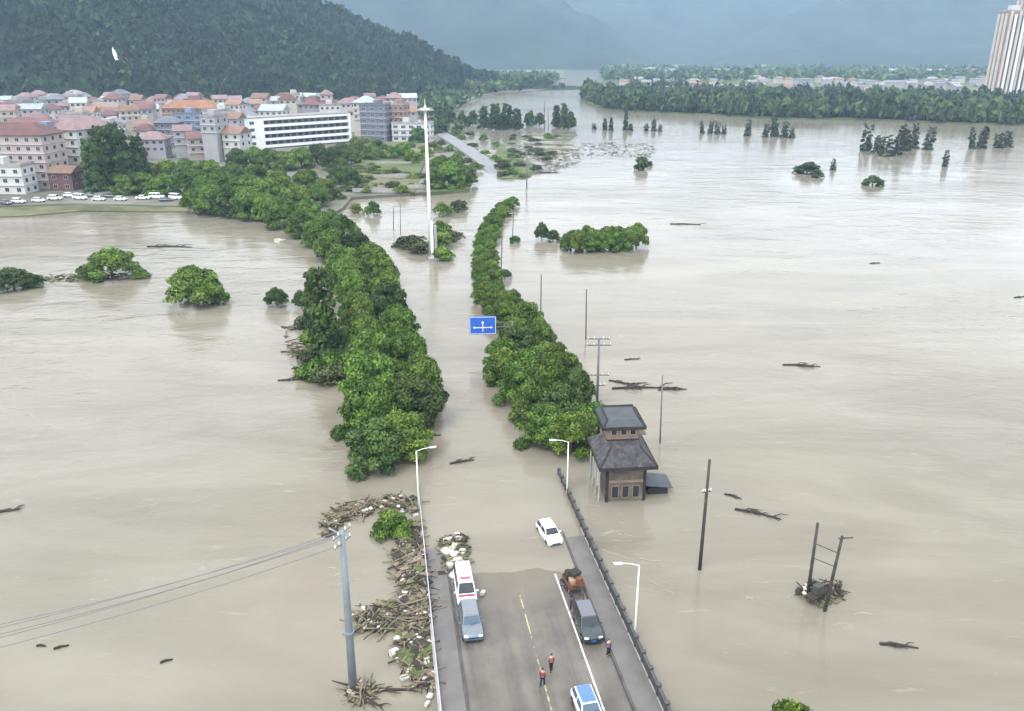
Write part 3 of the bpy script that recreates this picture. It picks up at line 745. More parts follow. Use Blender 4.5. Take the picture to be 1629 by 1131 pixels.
MB().box(19.402, 19.85, -45, 20, -.1, .2).build('edge_beam', 'concrete', br)

def street_lamp(loc, h, rz, label, lean=0.0):
    o = empty('street_lamp', loc, rz, label, 'street lamp', 'street lamps on the bridge')
    MB().tube([(0, 0, -1.5), (0, 0, h * .5), (0, 0, h)], [.11, .09, .06], 8).build('pole', 'white_paint', o, smooth=True)
    MB().tube([(0, 0, h - .05), (-.7, 0, h + .22), (-1.6, 0, h + .35)], [.05, .045, .04], 6).build('arm', 'white_paint', o, smooth=True)
    MB().obox((-1.85, 0, h + .36), (.75, .26, .12), 0, .08).build('lamp_head', 'white_paint', o, bevel=.03)
    MB().box(-.16, .16, -.16, .16, -.02, .35).build('base', 'white_paint', o)
street_lamp(B(2.15, 14.8), 7.6, R(188), 'white street lamp at the flooded end of the left railing')
street_lamp(B(19.55, 15.2), 7.2, R(8), 'white street lamp at the flooded end of the right railing')
street_lamp(B(19.78, -11.0, .2), 7.6, R(8), 'white street lamp beside the dark green car')

# ------------------------------------------------------------------ vehicles
wheel_cache = {}
def wheel_meshes(r, w):
    k = (r, w)
    if k not in wheel_cache:
        t = MB(); n = 20
        for x0, x1, ra, rb in ((-w / 2, -w / 2 + .04, r * .93, r), (-w / 2 + .04, w / 2 - .04, r, r), (w / 2 - .04, w / 2, r, r * .93)):
            t.tube([(x0, 0, 0), (x1, 0, 0)], [ra, rb], n, caps=False)
        t.tube([(-w / 2, 0, 0), (-w / 2 + .001, 0, 0)], [r * .93, r * .62], n, caps=False)
        t.tube([(w / 2 - .001, 0, 0), (w / 2, 0, 0)], [r * .62, r * .93], n, caps=False)
        rm = MB(); rm.tube([(-w / 2 + .02, 0, 0), (w / 2 - .02, 0, 0)], r * .6, 14)
        for i in range(5):
            a = i * 2 * math.pi / 5
            for sx in (-1, 1): rm.obox((sx * (w / 2 - .01), math.cos(a) * r * .33, math.sin(a) * r * .33), (.02, r * .14, r * .5), 0, 0)
        wheel_cache[k] = (t.mesh('tyre', 'tyre', True), rm.mesh('rim', 'rim'))
    return wheel_cache[k]
CARS = {  # L, W, H, belt, hood_z, clearance, cabin: front base, front roof, rear roof, rear base (fractions of L from front), wheel r, deck z
    'sedan': (4.6, 1.8, 1.46, .92, .86, .22, .27, .43, .74, .90, .31, .98),
    'suv': (4.7, 1.88, 1.74, 1.06, 1.02, .26, .25, .38, .90, .975, .36, 1.08),
    'hatch': (4.2, 1.76, 1.52, .96, .90, .2, .24, .40, .86, .97, .31, 1.0),
    'van': (5.1, 1.9, 2.05, 1.15, 1.06, .24, .13, .28, .96, .995, .34, 1.2)}
def make_car(name, label, cat, loc, rot, kind, paint, roof_paint=None, group=None, glass='glass_dark', hood_paint=None):
    L, W, H, belt, hood, clr, cfb, cfr, crr, crb, wr, dk = CARS[kind]
    o = empty(name, loc, 0, label, cat, group); o.rotation_euler = rot
    y = lambda f_: -L / 2 + L * f_
    hw = W / 2
    st = [(y(0), .42, hood - .34, hw * .80), (y(.015), .30, hood - .22, hw * .90), (y(.05), clr, hood - .12, hw * .97), (y(.12), clr, hood - .05, hw), (y(cfb), clr, max(hood, belt - .04), hw), (y(cfb) + .18, clr, belt, hw),
          (y(.55), clr, belt + .01, hw), (y(crb) - .1, clr, dk, hw), (y(.965), clr + .03, dk - .02, hw * .97), (y(.99), .34, dk - .1, hw * .92), (y(1), .42, dk - .25, hw * .84)]
    st.sort()
    b = MB(); ring = []
    for (yy, zb, zt, w) in st:
        zs = zb + (zt - zb) * .62
        ring.append([(-w * .9, yy, zb), (-w, yy, zb + .14), (-w, yy, zs), (-w * .95, yy, zt - .03), (-w * .8, yy, zt), (0, yy, zt + .025), (w * .8, yy, zt), (w * .95, yy, zt - .03), (w, yy, zs), (w, yy, zb + .14), (w * .9, yy, zb)])
    n = len(ring[0]); flat = [p for r_ in ring for p in r_]
    b.add(flat, [(i * n + j, i * n + (j + 1) % n, (i + 1) * n + (j + 1) % n, (i + 1) * n + j) for i in range(len(ring) - 1) for j in range(n)])
    b.add(ring[0], [tuple(range(n))[::-1]]); b.add(ring[-1], [tuple(range(n))])
    body = b.build('body', hood_paint or paint, o, smooth=True)
    body.data.polygons.foreach_set('use_smooth', [True] * len(body.data.polygons))
    zc = belt - .03; bw, tw = hw * .93, hw * .74
    P0 = [(-bw, y(cfb) + .05, zc), (bw, y(cfb) + .05, zc), (bw, y(crb), zc), (-bw, y(crb), zc)]
    P1 = [(-tw, y(cfr), H), (tw, y(cfr), H), (tw, y(crr), H), (-tw, y(crr), H)]
    cb = MB(); cb.add(P0 + P1, [(0, 1, 5, 4), (1, 2, 6, 5), (2, 3, 7, 6), (3, 0, 4, 7), (4, 5, 6, 7)])
    # roof rises a little in the middle
    cab = cb.build('cabin', paint, o, bevel=.07)
    rf = MB()
    q = [[(-tw * .9 + tw * 1.8 * i / 4, y(cfr) + .04 + (y(crr) - y(cfr) - .08) * j / 4, H + .004 + .035 * (1 - ((i - 2) / 2) ** 2) * (1 - ((j - 2) / 2.2) ** 2)) for i in range(5)] for j in range(5)]
    rf.add([p for r_ in q for p in r_], [(j * 5 + i, j * 5 + i + 1, j * 5 + i + 6, j * 5 + i + 5) for j in range(4) for i in range(4)])
    rf.build('roof', roof_paint or paint, o, smooth=True)
    def pane(a, b_, c, d, m0, m1, name_):
        a, b_, c, d = map(Vector, (a, b_, c, d)); nrm = (b_ - a).cross(d - a).normalized() * .014
        def pt(u, v): return a.lerp(b_, u).lerp(d.lerp(c, u), v) + nrm
        mb = MB(); us = (m0, 1 - m0); vs2 = (m1, 1 - m1)
        mb.add([pt(us[0], vs2[0]), pt(us[1], vs2[0]), pt(us[1] - .01, vs2[1]), pt(us[0] + .01, vs2[1])], [(0, 1, 2, 3)])
        mb.build(name_, glass, o)
    pane(P0[0], P0[1], P1[1], P1[0], .05, .09, 'windscreen')
    pane(P0[2], P0[3], P1[3], P1[2], .07, .14 if kind != 'van' else .22, 'rear_window')
    def side(i0, i1, j0, j1, k):
        a, b_, c, d = Vector(P0[i0]), Vector(P0[i1]), Vector(P1[j1 - 4]), Vector(P1[j0 - 4])
        for s in range(k):
            u0, u1 = s / k, (s + 1) / k
            pane(a.lerp(b_, u0), a.lerp(b_, u1), d.lerp(c, u1), d.lerp(c, u0), .05, .13, 'side_window')
    side(1, 2, 5, 6, 3 if kind in ('van', 'suv') else 2); side(3, 0, 7, 4, 3 if kind in ('van', 'suv') else 2)
    tm, rm = wheel_meshes(wr, .22)
    for sx in (-1, 1):
        for fy in (.17, .81):
            w_ = link('wheel', tm, o); w_.location = (sx * (hw - .1), y(fy), wr)
            link('rim', rm, w_)
            MB().tube([(sx * (hw - .012), y(fy), wr + .02), (sx * (hw + .004), y(fy), wr + .02)], wr * 1.16, 18).build('wheel_arch', 'tyre', o)
        MB().obox((sx * hw * .68, y(.018), hood - .26), (.36, .14, .14), sx * .25, 0).build('headlight', 'lamp_glass', o, bevel=.03)
        MB().obox((sx * hw * .72, y(.985), dk - .18), (.3, .1, .2), -sx * .2, 0).build('tail_light', 'tail_red', o, bevel=.03)
        MB().obox((sx * (hw + .09), y(cfb) + .35, belt + .1), (.2, .1, .14), 0, 0).build('mirror', paint, o, bevel=.03)
        MB().box(sx * (hw + .003), sx * (hw + .012), y(.52), y(.55), belt - .14, belt - .11).build('door_handle', 'rim', o)
    MB().box(-.45, .45, y(0) - .015, y(.02), hood - .46, hood - .34).build('grille', 'dark_metal', o)
    MB().box(-.62, .62, y(0) - .01, y(.02), .3, .4).build('bumper_grille', 'dark_metal', o)
    MB().box(-.22, .22, y(0) - .03, y(0) - .012, .44, .56).build('number_plate', 'sign_blue', o)
    for sx in (-1, 1):
        MB().tube([(sx * .1, y(cfb) + .03, belt + .03), (sx * .1 + .45, y(cfb) + .2, belt + .2)], .012, 4).build('wiper', 'tyre', o)
    return o
make_car('parked_car', 'silver blue sport utility car parked against the left kerb', 'car', B(5.75, -6.9), BROT, 'suv', 'paint_silver', glass='glass_blue')
van = make_car('parked_van', 'white van parked behind the silver blue car by the left kerb', 'van', B(5.75, -1.7), BROT, 'van', 'paint_white', glass='glass_dark', hood_paint='paint_white')
MB().box(-.78, .78, -2.02, -1.86, 1.02, 1.165).build('red_band', 'van_red', van, bevel=.02)
MB().box(-.5, .5, -.75, -.45, 2.06, 2.18).build('light_bar', 'van_red', van, bevel=.03)
make_car('parked_car', 'dark green car parked by the right kerb behind the tricycle', 'car', B(16.05, -8.8), BROT, 'suv', 'paint_green', roof_paint='paint_grey')
make_car('stranded_car', 'white car standing in shallow flood water on the road', 'car', B(15.75, 6.9, -.12), (SL, 0, -AZ + R(9)), 'hatch', 'paint_white')
make_car('parked_car', 'white car with blue roof cut by the lower picture edge', 'car', B(13.6, -18.9), (SL, 0, -AZ + R(3)), 'hatch', 'paint_white', roof_paint='paint_blue', glass='glass_blue')

def make_tricycle(loc, rot):
    o = empty('cargo_tricycle', loc, 0, 'rust brown cargo tricycle parked in front of the flood by the right kerb', 'tricycle'); o.rotation_euler = rot
    bed = MB(); bed.box(-.6, .6, .1, 1.7, .55, .6)
    for a in ((-.6, -.56, .1, 1.7), (.56, .6, .1, 1.7), (-.56, .56, .1, .14), (-.56, .56, 1.66, 1.7)): bed.box(*a, .6, .95)
    bed.build('cargo_bed', 'rust', o)
    MB().tube([(0, .1, .5), (0, -.5, .45), (0, -1.0, .95)], .035, 6).build('frame', 'dark_metal', o)
    MB().tube([(0, -1.3, .3), (0, -1.05, 1.05)], .03, 6).tube([(-.35, -.95, 1.1), (0, -1.05, 1.08), (.35, -.95, 1.1)], .02, 6).build('fork', 'dark_metal', o)
    MB().box(-.16, .16, -.45, .05, .78, .9).build('seat', 'cloth_dark', o, bevel=.04)
    tm, rm = wheel_meshes(.28, .12)
    for p in ((0, -1.3, .28), (-.55, 1.0, .28), (.55, 1.0, .28)):
        w_ = link('wheel', tm, o); w_.location = p; link('rim', rm, w_)
    MB().box(-.4, .1, .4, .9, .62, 1.15).build('cardboard_box', 'cardboard', o)
    MB().obox((.3, 1.2, .9), (.4, .7, .5), .3).build('sack', 'cloth_dark', o, bevel=.12)
    MB().obox((-.25, 1.25, 1.1), (.6, .6, .7), -.2).build('sack', 'driftwood_dark', o, bevel=.15)
    MB().obox((.25, .5, 1.05), (.5, .6, .6), .1).build('crate', 'rust', o, bevel=.03)
    MB().obox((.1, .9, 1.5), (.8, .7, .25), .4).build('tarpaulin', 'tile_dark', o, bevel=.08)
    o.scale = (1.3, 1.4, 1.25)
make_tricycle(B(16.3, -4.0), (SL, 0, -AZ + R(6)))
def make_scooter(loc, rz, label):
    o = empty('scooter', loc, 0, label, 'scooter', 'scooters by the right kerb'); o.rotation_euler = (SL, 0, rz)
    MB().box(-.14, .14, -.1, .75, .3, .62).build('body', 'paint_grey', o, bevel=.06)
    MB().box(-.13, .13, .0, .72, .64, .76).build('seat', 'cloth_dark', o, bevel=.05)
    MB().box(-.17, .17, -.55, -.1, .28, .33).build('footboard', 'dark_metal', o)
    MB().box(-.2, .2, -.66, -.58, .32, .95).build('leg_shield', 'paint_grey', o, bevel=.03)
    MB().tube([(0, -.8, .28), (0, -.62, 1.0)], .035, 6).tube([(-.33, -.52, 1.05), (0, -.62, 1.02), (.33, -.52, 1.05)], .02, 6).build('handlebar', 'dark_metal', o)
    tm, rm = wheel_meshes(.25, .1)
    for p in ((0, -.82, .25), (0, .6, .25)):
        w_ = link('wheel', tm, o); w_.location = p; link('rim', rm, w_)
make_scooter(B(15.35, -2.6), -AZ + R(20), 'dark scooter left of the cargo tricycle, the farther one')
make_scooter(B(15.45, -4.9), -AZ + R(-15), 'dark scooter behind the dark green car, the nearer one')

# ------------------------------------------------------------------ people
def skin_obj(name, joints, edges, parent, matn, sub=1):
    me = bpy.data.meshes.new(name); me.from_pydata([j[:3] for j in joints], edges, []); me.materials.append(M[matn])
    o = link(name, me, parent)
    sk = o.modifiers.new('skin', 'SKIN'); sk.use_smooth_shade = True
    for i, j in enumerate(joints):
        sv = me.skin_vertices[0].data[i]; sv.radius = (j[3], j[4] if len(j) > 4 else j[3]); sv.use_root = (i == 0)
    ss = o.modifiers.new('sub', 'SUBSURF'); ss.levels = sub; ss.render_levels = sub
    return o
def person(loc, rz, label, top, pants, stride=.16, arm=.1, bag=False):
    o = empty('person', loc, rz, label, 'person', 'people on the bridge')
    # one continuous body: pelvis root, torso, neck, head, arms with hands, legs with feet (facing -y)
    J = [(0, 0, .95, .13, .10), (0, 0, 1.15, .125, .09), (0, -.01, 1.38, .15, .1), (0, 0, 1.5, .06), (0, -.02, 1.57, .075), (0, -.02, 1.66, .09), (0, -.01, 1.73, .06),
         (-.19, 0, 1.42, .055), (-.25, .02, 1.14, .045), (-.24, -arm, .9, .035), (-.24, -arm - .04, .8, .032, .02),
         (.19, 0, 1.42, .055), (.25, .03, 1.14, .045), (.24, -arm * .3, .9, .035), (.24, -arm * .3 - .03, .8, .032, .02),
         (-.09, 0, .88, .09), (-.1, -stride * .6, .5, .062), (-.1, -stride * .5, .1, .042), (-.1, -stride * .5 - .14, .04, .04, .03),
         (.09, 0, .88, .09), (.1, stride * .2, .5, .062), (.1, stride, .1, .042), (.1, stride - .13, .04, .04, .03)]
    E_ = [(0, 1), (1, 2), (2, 3), (3, 4), (4, 5), (5, 6), (2, 7), (7, 8), (8, 9), (9, 10), (2, 11), (11, 12), (12, 13), (13, 14), (0, 15), (15, 16), (16, 17), (17, 18), (0, 19), (19, 20), (20, 21), (21, 22)]
    skin_obj('body', J, E_, o, 'skin')
    gx = lambda i, k: (J[i][0], J[i][1], J[i][2], J[i][3] + k, (J[i][4] if len(J[i]) > 4 else J[i][3]) + k)
    T = [gx(1, .03), gx(2, .03), (0, 0, .97, .155, .12), gx(7, .025), gx(8, .022), gx(9, .018), gx(11, .025), gx(12, .022), gx(13, .018)]
    skin_obj('jacket', T, [(2, 0), (0, 1), (1, 3), (3, 4), (4, 5), (1, 6), (6, 7), (7, 8)], o, top)
    T = [gx(0, .02), gx(15, .025), gx(16, .03), gx(17, .03), gx(19, .025), gx(20, .03), gx(21, .03)]
    skin_obj('trousers', T, [(0, 1), (1, 2), (2, 3), (0, 4), (4, 5), (5, 6)], o, pants)
    hm = MB()
    for i in range(4):
        z0 = i / 4 * 1.3
        pass
    vsn, fcs, n = [], [], 10
    for i in range(5):
        t = i / 4 * 1.25
        for j in range(n):
            a = 2 * math.pi * j / n
            drop = .03 * (1 if math.sin(a) > -.2 else -.3)
            vsn.append((math.sin(t) * math.cos(a) * .1, .0 + math.sin(t) * math.sin(a) * .115, 1.69 + math.cos(t) * .105 - drop * (i / 4)))
    fcs = [(i * n + j, i * n + (j + 1) % n, (i + 1) * n + (j + 1) % n, (i + 1) * n + j) for i in range(4) for j in range(n)]
    MB().add(vsn, fcs).build('hair', 'hair', o, smooth=True)
    MB().tube([(0, -.105, 1.66), (0, -.135, 1.635)], [.012, .018], 6).build('nose', 'skin', o, smooth=True)
    for sx in (-1, 1):
        MB().tube([(sx * .033, -.104, 1.672), (sx * .033, -.112, 1.672)], .011, 6).build('eye', 'hair', o)
        MB().obox((sx * .1, -sx * 0 + (-stride * .5 - .07 if sx < 0 else stride - .07), .045), (.09, .27, .08)).build('shoe', 'shoe', o, bevel=.03)
        for f_ in range(4):
            yb = (-arm - .04 if sx < 0 else -arm * .3 - .03)
            MB().tube([(sx * .24, yb - .03 + f_ * .02, .8), (sx * .238, yb - .035 + f_ * .02, .755), (sx * .23, yb - .04 + f_ * .02, .72 + .008 * abs(f_ - 1.5))], [.011, .01, .008], 5).build('finger', 'skin', o, smooth=True)
        MB().tube([(sx * .24, yb - .045, .83), (sx * .225, yb - .075, .79), (sx * .22, yb - .08, .765)], [.012, .011, .008], 5).build('thumb', 'skin', o, smooth=True)
    return o
person(B(11.75, -13.7, .04), R(200), 'person in a faded red top and dark trousers beyond the centre line', 'cloth_orange', 'cloth_dark')
person(B(10.7, -15.3, .04), R(150), 'person in a dark red top standing on the yellow line nearest the camera', 'cloth_red', 'cloth_dark', .2, .16)
person(B(16.95, -12.6, .02), R(20), 'person in dark purple clothes in front of the dark green car', 'cloth_purple', 'cloth_dark', .1, .05)

# ------------------------------------------------------------------ poles and wires
def pole(loc, top, r0, r1, matn, label, arms=(), name='utility_pole', cat='pole', group=None, sink=2.0):
    """loc: foot; top: world point of the tip; arms: (fraction of height, length, rz)"""
    o = empty(name, loc, 0, label, cat, group); d = Vector(top) - Vector(loc)
    MB().tube([-d.normalized() * sink, d * .5, d], [r0, (r0 + r1) / 2, r1], 10).build('pole', matn, o, smooth=True)
    for f_, L, rz in arms:
        c = d * f_
        MB().obox(c + Vector((0, 0, 0)), (L, .09, .11), rz).build('crossarm', 'dark_metal' if matn != 'steel_blue' else 'steel_blue', o)
        for s in (-.46, -.2, .2, .46):
            q = c + Vector((math.cos(rz) * L * s, math.sin(rz) * L * s, .05))
            MB().tube([q, q + Vector((0, 0, .12)), q + Vector((0, 0, .28))], [.05, .07, .03], 6).build('insulator', 'white_paint', o)
    return o
PL = G(562, 1095)
pt = PL + Vector((.15, 0, 15.0))
pw = pole(PL, pt, .38, .21, 'steel_blue', 'tall blue grey steel power pole standing in water left of the bridge', [(.985, 2.2, R(65)), (.93, 2.0, R(65))])
MB().tube([(0, 0, 5.55), (0, 0, 5.75)], .46, 12).build('flange', 'steel_blue', pw)
MB().tube([(-.05, 0, 14.7), (-.9, .35, 15.0)], .08, 6).build('bracket', 'steel_blue', pw)
for i, (sx, z) in enumerate([(-1.0, 15.1), (-.35, 15.1), (.4, 14.4), (1.0, 14.4), (.0, 13.8)]):
    a = PL + Vector((math.cos(R(65)) * sx + .15, math.sin(R(65)) * sx, z))
    e = G(-420, 1072 + i * 13, 13.5)
    mid = (a + e) / 2 - Vector((0, 0, .9))
    q = [(a * (1 - t) + e * t) - Vector((0, 0, 3.6 * t * (1 - t))) for t in [k / 16 for k in range(17)]]
    w_ = MB().tube(q, .028, 5).build('power_line', 'wire')
    tag(w_, 'thin power line from the steel pole to the left edge, %s from the top' % ordinal(i + 1), 'power line', 'power lines')
def tip(foot, x, y): return ray(x, y, foot.y)
f0 = G(1113, 906); pole(f0, tip(f0, 1129, 731), .2, .13, 'pole_wood', 'dark wooden pole leaning slightly, alone in the river right of the brick house', [(.72, .9, .3)])
f0 = G(950, 645); pole(f0, tip(f0, 953, 538), .2, .14, 'pole_grey', 'concrete power pole with crossarms behind the brick house', [(.99, 3.2, 0), (.9, 3.6, 0), (.46, 3.2, 0), (.3, 2.2, .2)])
for x0, y0, x1, y1, lab, arms in [(1050, 705, 1054, 597, 'thin grey pole in the river behind the brick house', []),
                                  (860, 522, 861, 437, 'thin dark pole above the right avenue trees, left of a taller pair', []), (932, 540, 933, 460, 'thin dark pole in the river beyond the concrete power pole', []),
                                  (797, 440, 799, 374, 'thin dark pole beside the curved line of small trees', []), (815, 384, 817, 340, 'far thin pole with a short crossarm past the small trees', [(.98, 2.4, 0)]),
                                  (626, 366, 626, 330, 'short thin pole with a box at the flooded crossing', []), (637, 372, 637, 322, 'thin grey pole at the flooded crossing', []),
                                  (866, 205, 866, 160, 'far white pole left of the dark firs on the spit', []), (872, 206, 872, 168, 'far white pole right beside another on the spit', []), (838, 300, 838, 240, 'thin pale pole by the flooded fields', [])]:
    f0 = G(x0, y0); r_ = .09 if y0 > 300 else .2
    pole(f0, tip(f0, x1, y1), r_ * 1.2, r_, 'pole_wood' if 'dark' in lab or 'short' in lab else 'pole_grey', lab, arms)
fa, fb = G(1285, 945), G(1312, 972)
ta, tb = tip(fa, 1301, 832), tip(fb, 1340, 853)
o = empty('twin_pole_frame', (fa + fb) / 2, 0, 'pair of dark wooden poles with cross braces holding a transformer stand in the river', 'pole')
c = (fa + fb) / 2
for a, b_ in ((fa, ta), (fb, tb)):
    d = (b_ - a).normalized()
    MB().tube([a - d * 2 - c, (a + b_) / 2 - c, b_ - c], [.19, .16, .13], 8).build('pole', 'pole_wood', o, smooth=True)
for t0, t1 in ((.52, .60), (.72, .78)):
    MB().tube([fa.lerp(ta, t0) - c, fb.lerp(tb, t1) - c], .05, 5).build('brace', 'concrete_dark', o)
MB().tube([fb.lerp(tb, .97) - c + Vector((-.3, 0, 0)), fb.lerp(tb, .97) - c + Vector((1.0, 0, .1))], .07, 5).build('crossarm', 'pole_wood', o)
MB().obox((0, 0, 1.0), (2.6, .9, .16), .6).build('platform', 'driftwood_dark', o)
MB().obox((0, 0, 1.55), (.9, .7, .9), .6).build('transformer', 'concrete_dark', o, bevel=.06)

# high mast
f0 = G(686, 405); o = empty('high_mast_lamp', f0, 0, 'very tall white high mast lamp standing at the flooded crossing', 'lamp mast')
tp = tip(f0, 676, 168) - f0
MB().tube([(0, 0, -2), tp * .5, tp], [.55, .42, .26], 12).build('mast', 'white_paint', o, smooth=True)
MB().tube([tp + Vector((0, 0, -1.2)), tp + Vector((0, 0, -.6))], 1.1, 14).build('lamp_ring', 'white_paint', o)
for i in range(8):
    a = i * math.pi / 4; q = tp + Vector((math.cos(a) * 1.6, math.sin(a) * 1.6, -1.0))
    MB().tube([tp + Vector((math.cos(a) * .9, math.sin(a) * .9, -.9)), q], .06, 5).build('arm', 'white_paint', o)
    MB().obox(q, (.9, .6, .35), a).build('floodlight', 'concrete', o, bevel=.05)
MB().tube([tp + Vector((0, 0, -.6)), tp + Vector((0, 0, 1.6))], [.12, .03], 6).build('lightning_rod', 'white_paint', o)
f0 = G(691, 412); o = empty('monument', f0, R(10), 'slim white square monument pillar in front of the high mast', 'monument')
MB().box(-.75, -.12, -.6, .6, -1, 9.3).build('slab', 'white_paint', o); MB().box(.12, .75, -.6, .6, -1, 8.4).build('slab', 'pale_roof', o)
MB().box(-.118, .118, -.4, .4, -1, 8).build('core', 'glass_blue', o); MB().box(-1.4, 1.4, -1.2, 1.2, -1, .35).build('plinth', 'concrete', o)

# blue road sign on its post
f0 = G(812, 562); o = empty('road_sign', f0, R(4), 'large blue direction sign with white arrows reaching over the road from the right avenue', 'road sign')
sw, sh = 4.6, 3.2; z0 = 2.0
pc = tip(f0, 768, 517) - f0; pc.z = max(pc.z, 3.2)
MB().tube([(.4, .3, -2), (.4, .3, pc.z + .55)], .15, 10).build('post', 'pole_grey', o, smooth=True)
for dz in (-.4, .4): MB().tube([(.4, .3, pc.z + dz), (pc.x - 1.4, .3, pc.z + dz)], .07, 8).build('arm', 'pole_grey', o, smooth=True)
MB().box(pc.x - sw / 2, pc.x + sw / 2, .1, .18, pc.z - sh / 2, pc.z + sh / 2).build('panel', 'sign_blue', o)
for a in ((-sw / 2 + .08, sw / 2 - .08, sh / 2 - .16, sh / 2 - .08), (-sw / 2 + .08, sw / 2 - .08, -sh / 2 + .08, -sh / 2 + .16)):
    MB().box(pc.x + a[0], pc.x + a[1], .09, .098, pc.z + a[2], pc.z + a[3]).build('border', 'white_paint', o)
for a in ((-sw / 2 + .08, -sw / 2 + .16), (sw / 2 - .16, sw / 2 - .08)):
    MB().box(pc.x + a[0], pc.x + a[1], .09, .098, pc.z - sh / 2 + .162, pc.z + sh / 2 - .162).build('border', 'white_paint', o)
am = MB(); am.add([(pc.x + x, .094, pc.z + z) for x, z in [(-.07, -1.1), (.07, -1.1), (.07, .4), (.26, .4), (0, .8), (-.26, .4), (-.07, .4)]], [tuple(range(7))])
am.build('arrow', 'white_paint', o)
am = MB(); am.add([(pc.x + x, .0935, pc.z + z) for x, z in [(.08, -.46), (1.35, -.46), (1.35, -.6), (1.7, -.38), (1.35, -.16), (1.35, -.31), (.08, -.31)]], [tuple(range(7))])
am.build('arrow', 'white_paint', o)
am = MB(); am.add([(pc.x + x, .0935, pc.z + z) for x, z in [(-.08, -.46), (-1.35, -.46), (-1.35, -.6), (-1.7, -.38), (-1.35, -.16), (-1.35, -.31), (-.08, -.31)]], [tuple(range(7))])
am.build('arrow', 'white_paint', o)

# ------------------------------------------------------------------ brick house by the right avenue
H0 = G(994, 797); HR = -AZ + R(-4)
h = empty('flooded_house', H0, HR, 'two tier brick house with dark tiled roofs standing in the flood beside the bridge', 'house')
h.scale = (.82, .82, .97)
def roof_hip(mb, x0, x1, y0, y1, z0, z1, inset_x, inset_y, th=.22, mi=0):
    a = [(x0, y0, z0), (x1, y0, z0), (x1, y1, z0), (x0, y1, z0)]
    b_ = [(x0 + inset_x, y0 + inset_y, z1), (x1 - inset_x, y0 + inset_y, z1), (x1 - inset_x, y1 - inset_y, z1), (x0 + inset_x, y1 - inset_y, z1)]
    lo = [(p[0], p[1], p[2] - th) for p in a]
    mb.add(a + b_ + lo, [(0, 1, 5, 4), (1, 2, 6, 5), (2, 3, 7, 6), (3, 0, 4, 7), (4, 5, 6, 7), (8, 9, 1, 0), (9, 10, 2, 1), (10, 11, 3, 2), (11, 8, 0, 3), (11, 10, 9, 8)], mi)
wl_ = MB().box(-2.7, 2.7, 0, 7.2, -2, 5.0).build('wall', 'grey_brick', h)
for x0, x1 in ((-2.85, -2.45), (2.45, 2.85)): MB().box(x0, x1, -.12, .22, -2, 5.02).build('corner_post', 'tile_dark', h)
MB().box(-2.44, 2.44, -.08, -.002, 2.55, 2.85).build('ledge', 'tan_wall', h)
for x in (-1.5, .0, 1.5):
    w_ = MB().box(x - .5, x + .5, -.06, -.003, .5, 2.1).build('window', 'tan_wall', h)
    MB().box(x - .42, x + .42, -.075, -.061, .58, 2.02).build('pane', 'glass_dark', w_)
for yy in (1.6, 3.6, 5.6):
    w_ = MB().box(-2.76, -2.703, yy - .6, yy + .6, .8, 2.6).build('window', 'tan_wall', h)
    MB().box(-2.775, -2.761, yy - .5, yy + .5, .9, 2.5).build('pane', 'glass_dark', w_)
rb = MB(); roof_hip(rb, -4.0, 4.0, -1.3, 8.6, 5.05, 6.7, 2.0, 2.6)
rf = rb.build('lower_roof', 'tile_grey', h)
MB().box(-4.1, 4.1, -1.42, -1.302, 4.72, 5.12).build('eaves_beam', 'tile_dark', rf); MB().box(3.99 + .012, 4.12, -1.3, 8.6, 4.72, 5.12).build('eaves_beam', 'tile_dark', rf); MB().box(-4.12, -4.002, -1.3, 8.6, 4.72, 5.12).build('eaves_beam', 'tile_dark', rf)
def ridge_beam(a, b_, par): MB().tube([a, b_], .14, 6).build('hip_ridge', 'tile_dark', par)
for sx in (-1, 1): ridge_beam((sx * 4.0, -1.3, 5.12), (sx * 2.0, 1.3, 6.75), rf)
# rows of roof tiles on the near slope
for k in range(26):
    x = -3.75 + k * .3
    t0 = 0.0; lim = 1.0 if abs(x) < 2.0 else max(0.02, 1 - (abs(x) - 2.0) / 2.0)
    MB().tube([(x, -1.28, 5.12), (x, -1.3 + 2.6 * lim, 5.07 + 1.65 * lim)], .07, 5).build('tile_row', 'tile_grey', rf)
uz = -.55
MB().box(-2.3, 2.2, 3.2, 8.0, 5.4, 9.2 + uz).build('upper_wall', 'tan_wall', h)
MB().box(-2.33, 2.23, 3.17, 8.03, 6.72, 6.9).build('ledge', 'tile_dark', h)
for x in (-1.3, .1, 1.4):
    w_ = MB().box(x - .45, x + .45, 3.14, 3.198, 7.45, 8.25).build('window', 'wall_cream', h); MB().box(x - .36, x + .36, 3.125, 3.139, 7.5, 8.2).build('pane', 'glass_dark', w_)
rb = MB(); roof_hip(rb, -3.0, 3.0, 2.4, 9.0, 9.25 + uz, 9.95 + uz, .7, 1.0)
rf = rb.build('upper_roof', 'wet_roof', h)
for a in ((-3.1, 3.1, 2.28, 2.398), (-3.1, 3.1, 9.002, 9.12), (-3.12, -3.002, 2.4, 9.0), (3.002, 3.12, 2.4, 9.0)): MB().box(*a, 8.95 + uz, 9.36 + uz).build('eaves_beam', 'tile_dark', rf)
for a, b_ in (((-3, 2.4, 9.3), (-2.3, 3.4, 10.0)), ((3, 2.4, 9.3), (2.3, 3.4, 10.0)), ((-2.3, 3.4, 10.0), (-2.3, 8, 10.0)), ((2.3, 3.4, 10.0), (2.3, 8, 10.0)), ((-2.3, 8, 10.0), (2.3, 8, 10.0))): ridge_beam((a[0], a[1], a[2] + uz), (b_[0], b_[1], b_[2] + uz), rf)
MB().box(2.3, 3.6, 4.0, 6.0, 7.0, 7.15).build('balcony', 'tan_wall', h)
